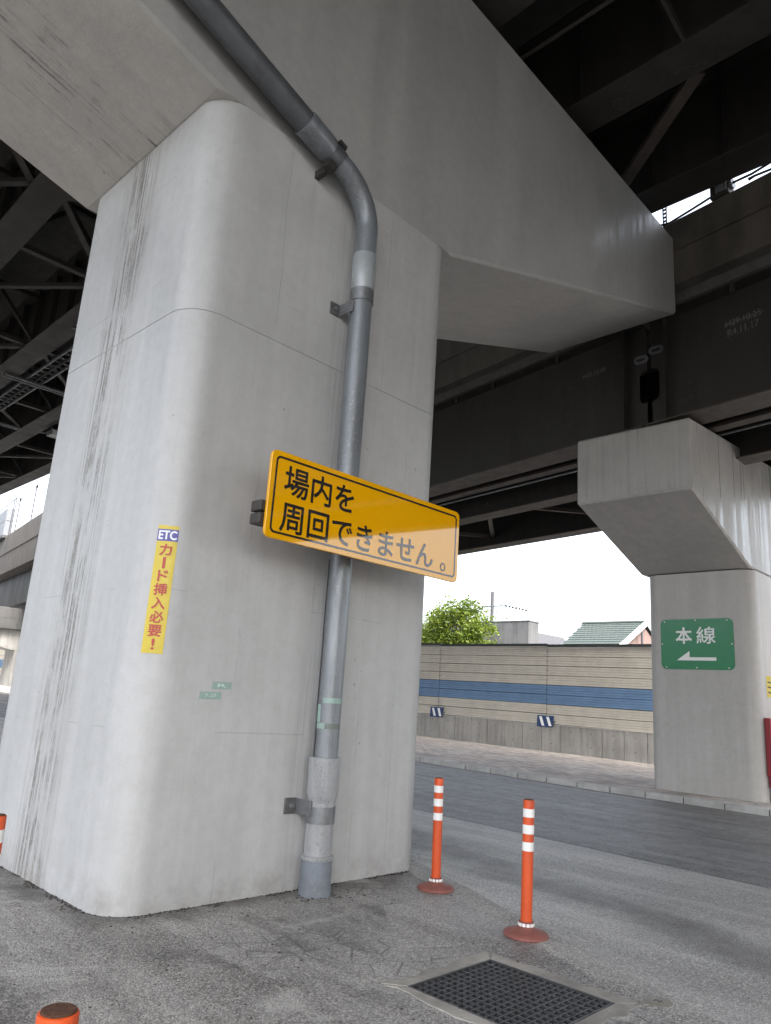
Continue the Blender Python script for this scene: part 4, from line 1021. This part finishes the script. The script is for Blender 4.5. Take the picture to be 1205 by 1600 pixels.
# ------------------------------------------------------------------ beyond the barrier
def tree(loc, lab, clumps, trunk_h, nleaf, seed):
    rnd = random.Random(seed)
    t = thing('leafy_tree', loc, lab, 'tree', 'trees behind the barrier')
    b = MB(); x, y, z = loc
    b.tube([(x,y,z-.3),(x+.05,y,z+trunk_h*.5),(x,y+.1,z+trunk_h),(x,y,z+trunk_h*1.5)], [.2,.16,.13,.06], 10)
    for cx, cy, cz, r in clumps: b.tube([(x,y,z+trunk_h*.8),((x+cx)/2,(y+cy)/2,(z+trunk_h+cz)/2+.1),(cx,cy,cz)], [.08,.05,.015], 6)
    obj('trunk', b, M['bark'], t, smooth=50)
    lf = MB()
    for cx, cy, cz, r in clumps:
        sub = [(rnd.gauss(0,1), rnd.gauss(0,1), rnd.gauss(0,.8)) for _ in range(9)]
        for k in range(int(nleaf*r*r)):
            s_ = rnd.choice(sub); q = Vector(s_); q = q.normalized()*r*(.45+.5*rnd.random()) + Vector((rnd.gauss(0,1), rnd.gauss(0,1), rnd.gauss(0,1)))*r*rnd.choice([.2, .26, .34])
            c = Vector((cx, cy, cz)) + q
            d1 = Vector((rnd.gauss(0,1), rnd.gauss(0,1), rnd.gauss(-.3,.7))).normalized(); d2 = d1.cross(Vector((rnd.gauss(0,1), rnd.gauss(0,1), rnd.gauss(0,1)))).normalized()
            l = rnd.uniform(.055,.115); w = l*.45
            lf.add([c-d1*l, c+d2*w+d1*l*.1, c+d1*l, c-d2*w+d1*l*.1], [(0,1,2,3)])
    obj('crown', lf, M['leaf'], t, fix=False)
def T(x, y, z, r): return (x, y, z, r)
tree((30, 24.1, .3), 'bushy bright green tree showing above the noise barrier', [T(30,24.3,6.25,.8),T(30,24.9,6.05,.7),T(30.1,23.4,6.1,.65),T(30,22.5,5.3,.7),T(30,25.6,5.4,.8),T(30.2,23.5,5.6,.8),T(29.8,24.9,5.6,.8),T(30,23.9,5.0,1.0),T(29.6,22.9,4.9,.75),T(30.1,24.9,4.7,.9),T(29.9,24.2,4.2,1.1),T(30,22.6,4.2,.7),T(30.1,25.2,4.0,.8),T(29.9,23.6,6.35,.5)], 2.6, 1150, 3)
tree((31, 26.9, .3), 'lower green tree at the big pier edge, left of the taller tree', [T(31,26.9,5.4,.75),T(31,27.6,5.0,.8),T(30.8,26.5,4.8,.7),T(31,27.1,4.2,.9),T(31.2,28.2,4.4,.8)], 2.4, 1100, 5)
cbld = thing('concrete_building', (44, 30, 0), 'plain grey flat roofed concrete building behind the tree', 'building')
obj('wall', MB().box(42, 43.2, 27.8, 37, .2, 7.2), M['housewall'], cbld, bevel=.03, segs=1)
obj('coping', MB().box(41.97, 43.23, 27.77, 37.03, 7.203, 7.27), M['housewall'], cbld)
obj('window', MB().box(41.95, 41.999, 33, 34.2, 4.4, 5.6), M['glassdark'], cbld)
sh = thing('far_house', (60, 38, 0), 'tiny dark roofed house far off beside the grey building', 'house')
obj('wall', MB().box(58.2, 64, 38.0, 41, .5, 7.4), M['housewall'], sh)
obj('roof', MB().prism([(37.8,7.41),(41.4,7.41),(40.6,8.5),(38.6,8.5)], lambda p, q, t: (t, p, q), 57.9, 64.3), M['slate'], sh)
pl = thing('utility_pole', (50, 36.7, 0), 'slim utility pole with cross arm and wires behind the grey building', 'utility pole')
obj('shaft', MB().tube([(50,36.7,.3),(50,36.7,10.8)], [.2,.14], 10), M['slate'], pl, smooth=40)
obj('cross_arm', MB().beam((50,37.6,9.6),(50,35.4,9.6),.1,.1), M['galv'], pl)
for y in (37.4, 36.1, 35.6): obj('insulator', MB().tube([(50,y,9.62),(50,y,9.85)], .06, 8), M['whitepaint'], pl)
for k in range(7):
    y = 35.3 - k*.32; obj('wire_spacer', MB().box(49.95, 50.05, y-.07, y+.07, 9.5-k*.07, 9.62-k*.07), M['black'], pl)
obj('wire', MB().tube([(50,35.4,9.65),(50,33.6,9.3),(50,31,9.2)], .015, 5), M['black'], pl)
an = thing('roof_aerial', (52, 33, 0), 'thin television aerial on a mast right of the utility pole', 'aerial')
obj('mast', MB().tube([(52,32.0,.5),(52,32.0,9.5)], .025, 6), M['galv'], an)
for k in range(4): obj('element', MB().beam((52,32.3,9.0+k*.12),(52,31.5,9.0+k*.12),.02,.02), M['galv'], an)
# pink house with green tiled roof
hs_ = thing('tiled_house', (36, 16, 0), 'pink house with green tiled roof and white gable edge right of the sky gap', 'house')
obj('wall', MB().box(34.6, 41, 17.75, 20.4, .2, 4.7), M['pink'], hs_)
EZ, RZ_ = 4.75, 6.36
ex0, rx = 33.9, 37.6        # eave x, ridge x: slope faces the road; ridge runs along Y
gyA, gyB = 20.7, 16.1       # hip end (left) and gable end (right)
def slope(u, v, lift=0):
    """u 0..1 along y, v 0..1 up the slope"""
    y0 = 20.6 + .75*v; y1 = 17.3 + .35*v
    return (ex0+(rx-ex0)*v, y0+(y1-y0)*u, EZ+(RZ_-EZ)*v+lift)
obj('roof_deck', MB().add([slope(0,0,-.05),slope(1,0,-.05),slope(1,1,-.05),slope(0,1,-.05),(rx+3.7,22.1,EZ-.05),(rx+3.7,18.0,EZ-.05)],[(0,1,2,3),(3,2,5,4)]), M['rooftile'], hs_)
NC = 11
rf = obj('ridge_cap', MB().tube([slope(0,1,.03), slope(1,1,.03)], .09, 8), M['rooftile'], hs_, smooth=40)
for c in range(NC):
    v0, v1 = c/NC, (c+1)/NC
    nt = 16
    for k in range(nt):
        u0, u1 = (k+.5*(c % 2))/nt, (k+1+.5*(c % 2))/nt
        if u0 >= 1: continue
        u1 = min(u1, 1); g_ = .002
        a, b_, c_, d_ = slope(u0+g_,v0,.045), slope(u1-g_,v0,.045), slope(u1-g_,v1,.015), slope(u0+g_,v1,.015)
        lo = [tuple(Vector(q)-Vector((0,0,.035))) for q in (a, b_)]
        obj('roof_tile', MB().add([a,b_,c_,d_]+lo, [(0,1,2,3),(4,5,1,0)]), M['rooftile'], hs_, fix=False)
obj('gable_board', MB().beam(slope(1.012,-.03,-.03), slope(1.012,1.02,-.03), .12, .22), M['whitepaint'], hs_)
obj('gable_wall', MB().prism([(34.5,4.0),(40.6,4.0),(40.6,4.95),(37.58,6.18),(34.5,4.86)], lambda p, q, t: (p, 17.5+(p-34.5)*.09+t, q), 0, .2), M['pink'], hs_)
obj('downpipe', MB().tube([(36.6,17.4,.3),(36.6,17.4,5.75)], .06, 8), M['slate'], hs_)

for o in bpy.data.objects:
    if '_wl' in o: del o['_wl']
print('objects', len(bpy.data.objects), 'tris', sum(len(p.vertices)-2 for o in bpy.data.objects if o.type == 'MESH' for p in o.data.polygons))
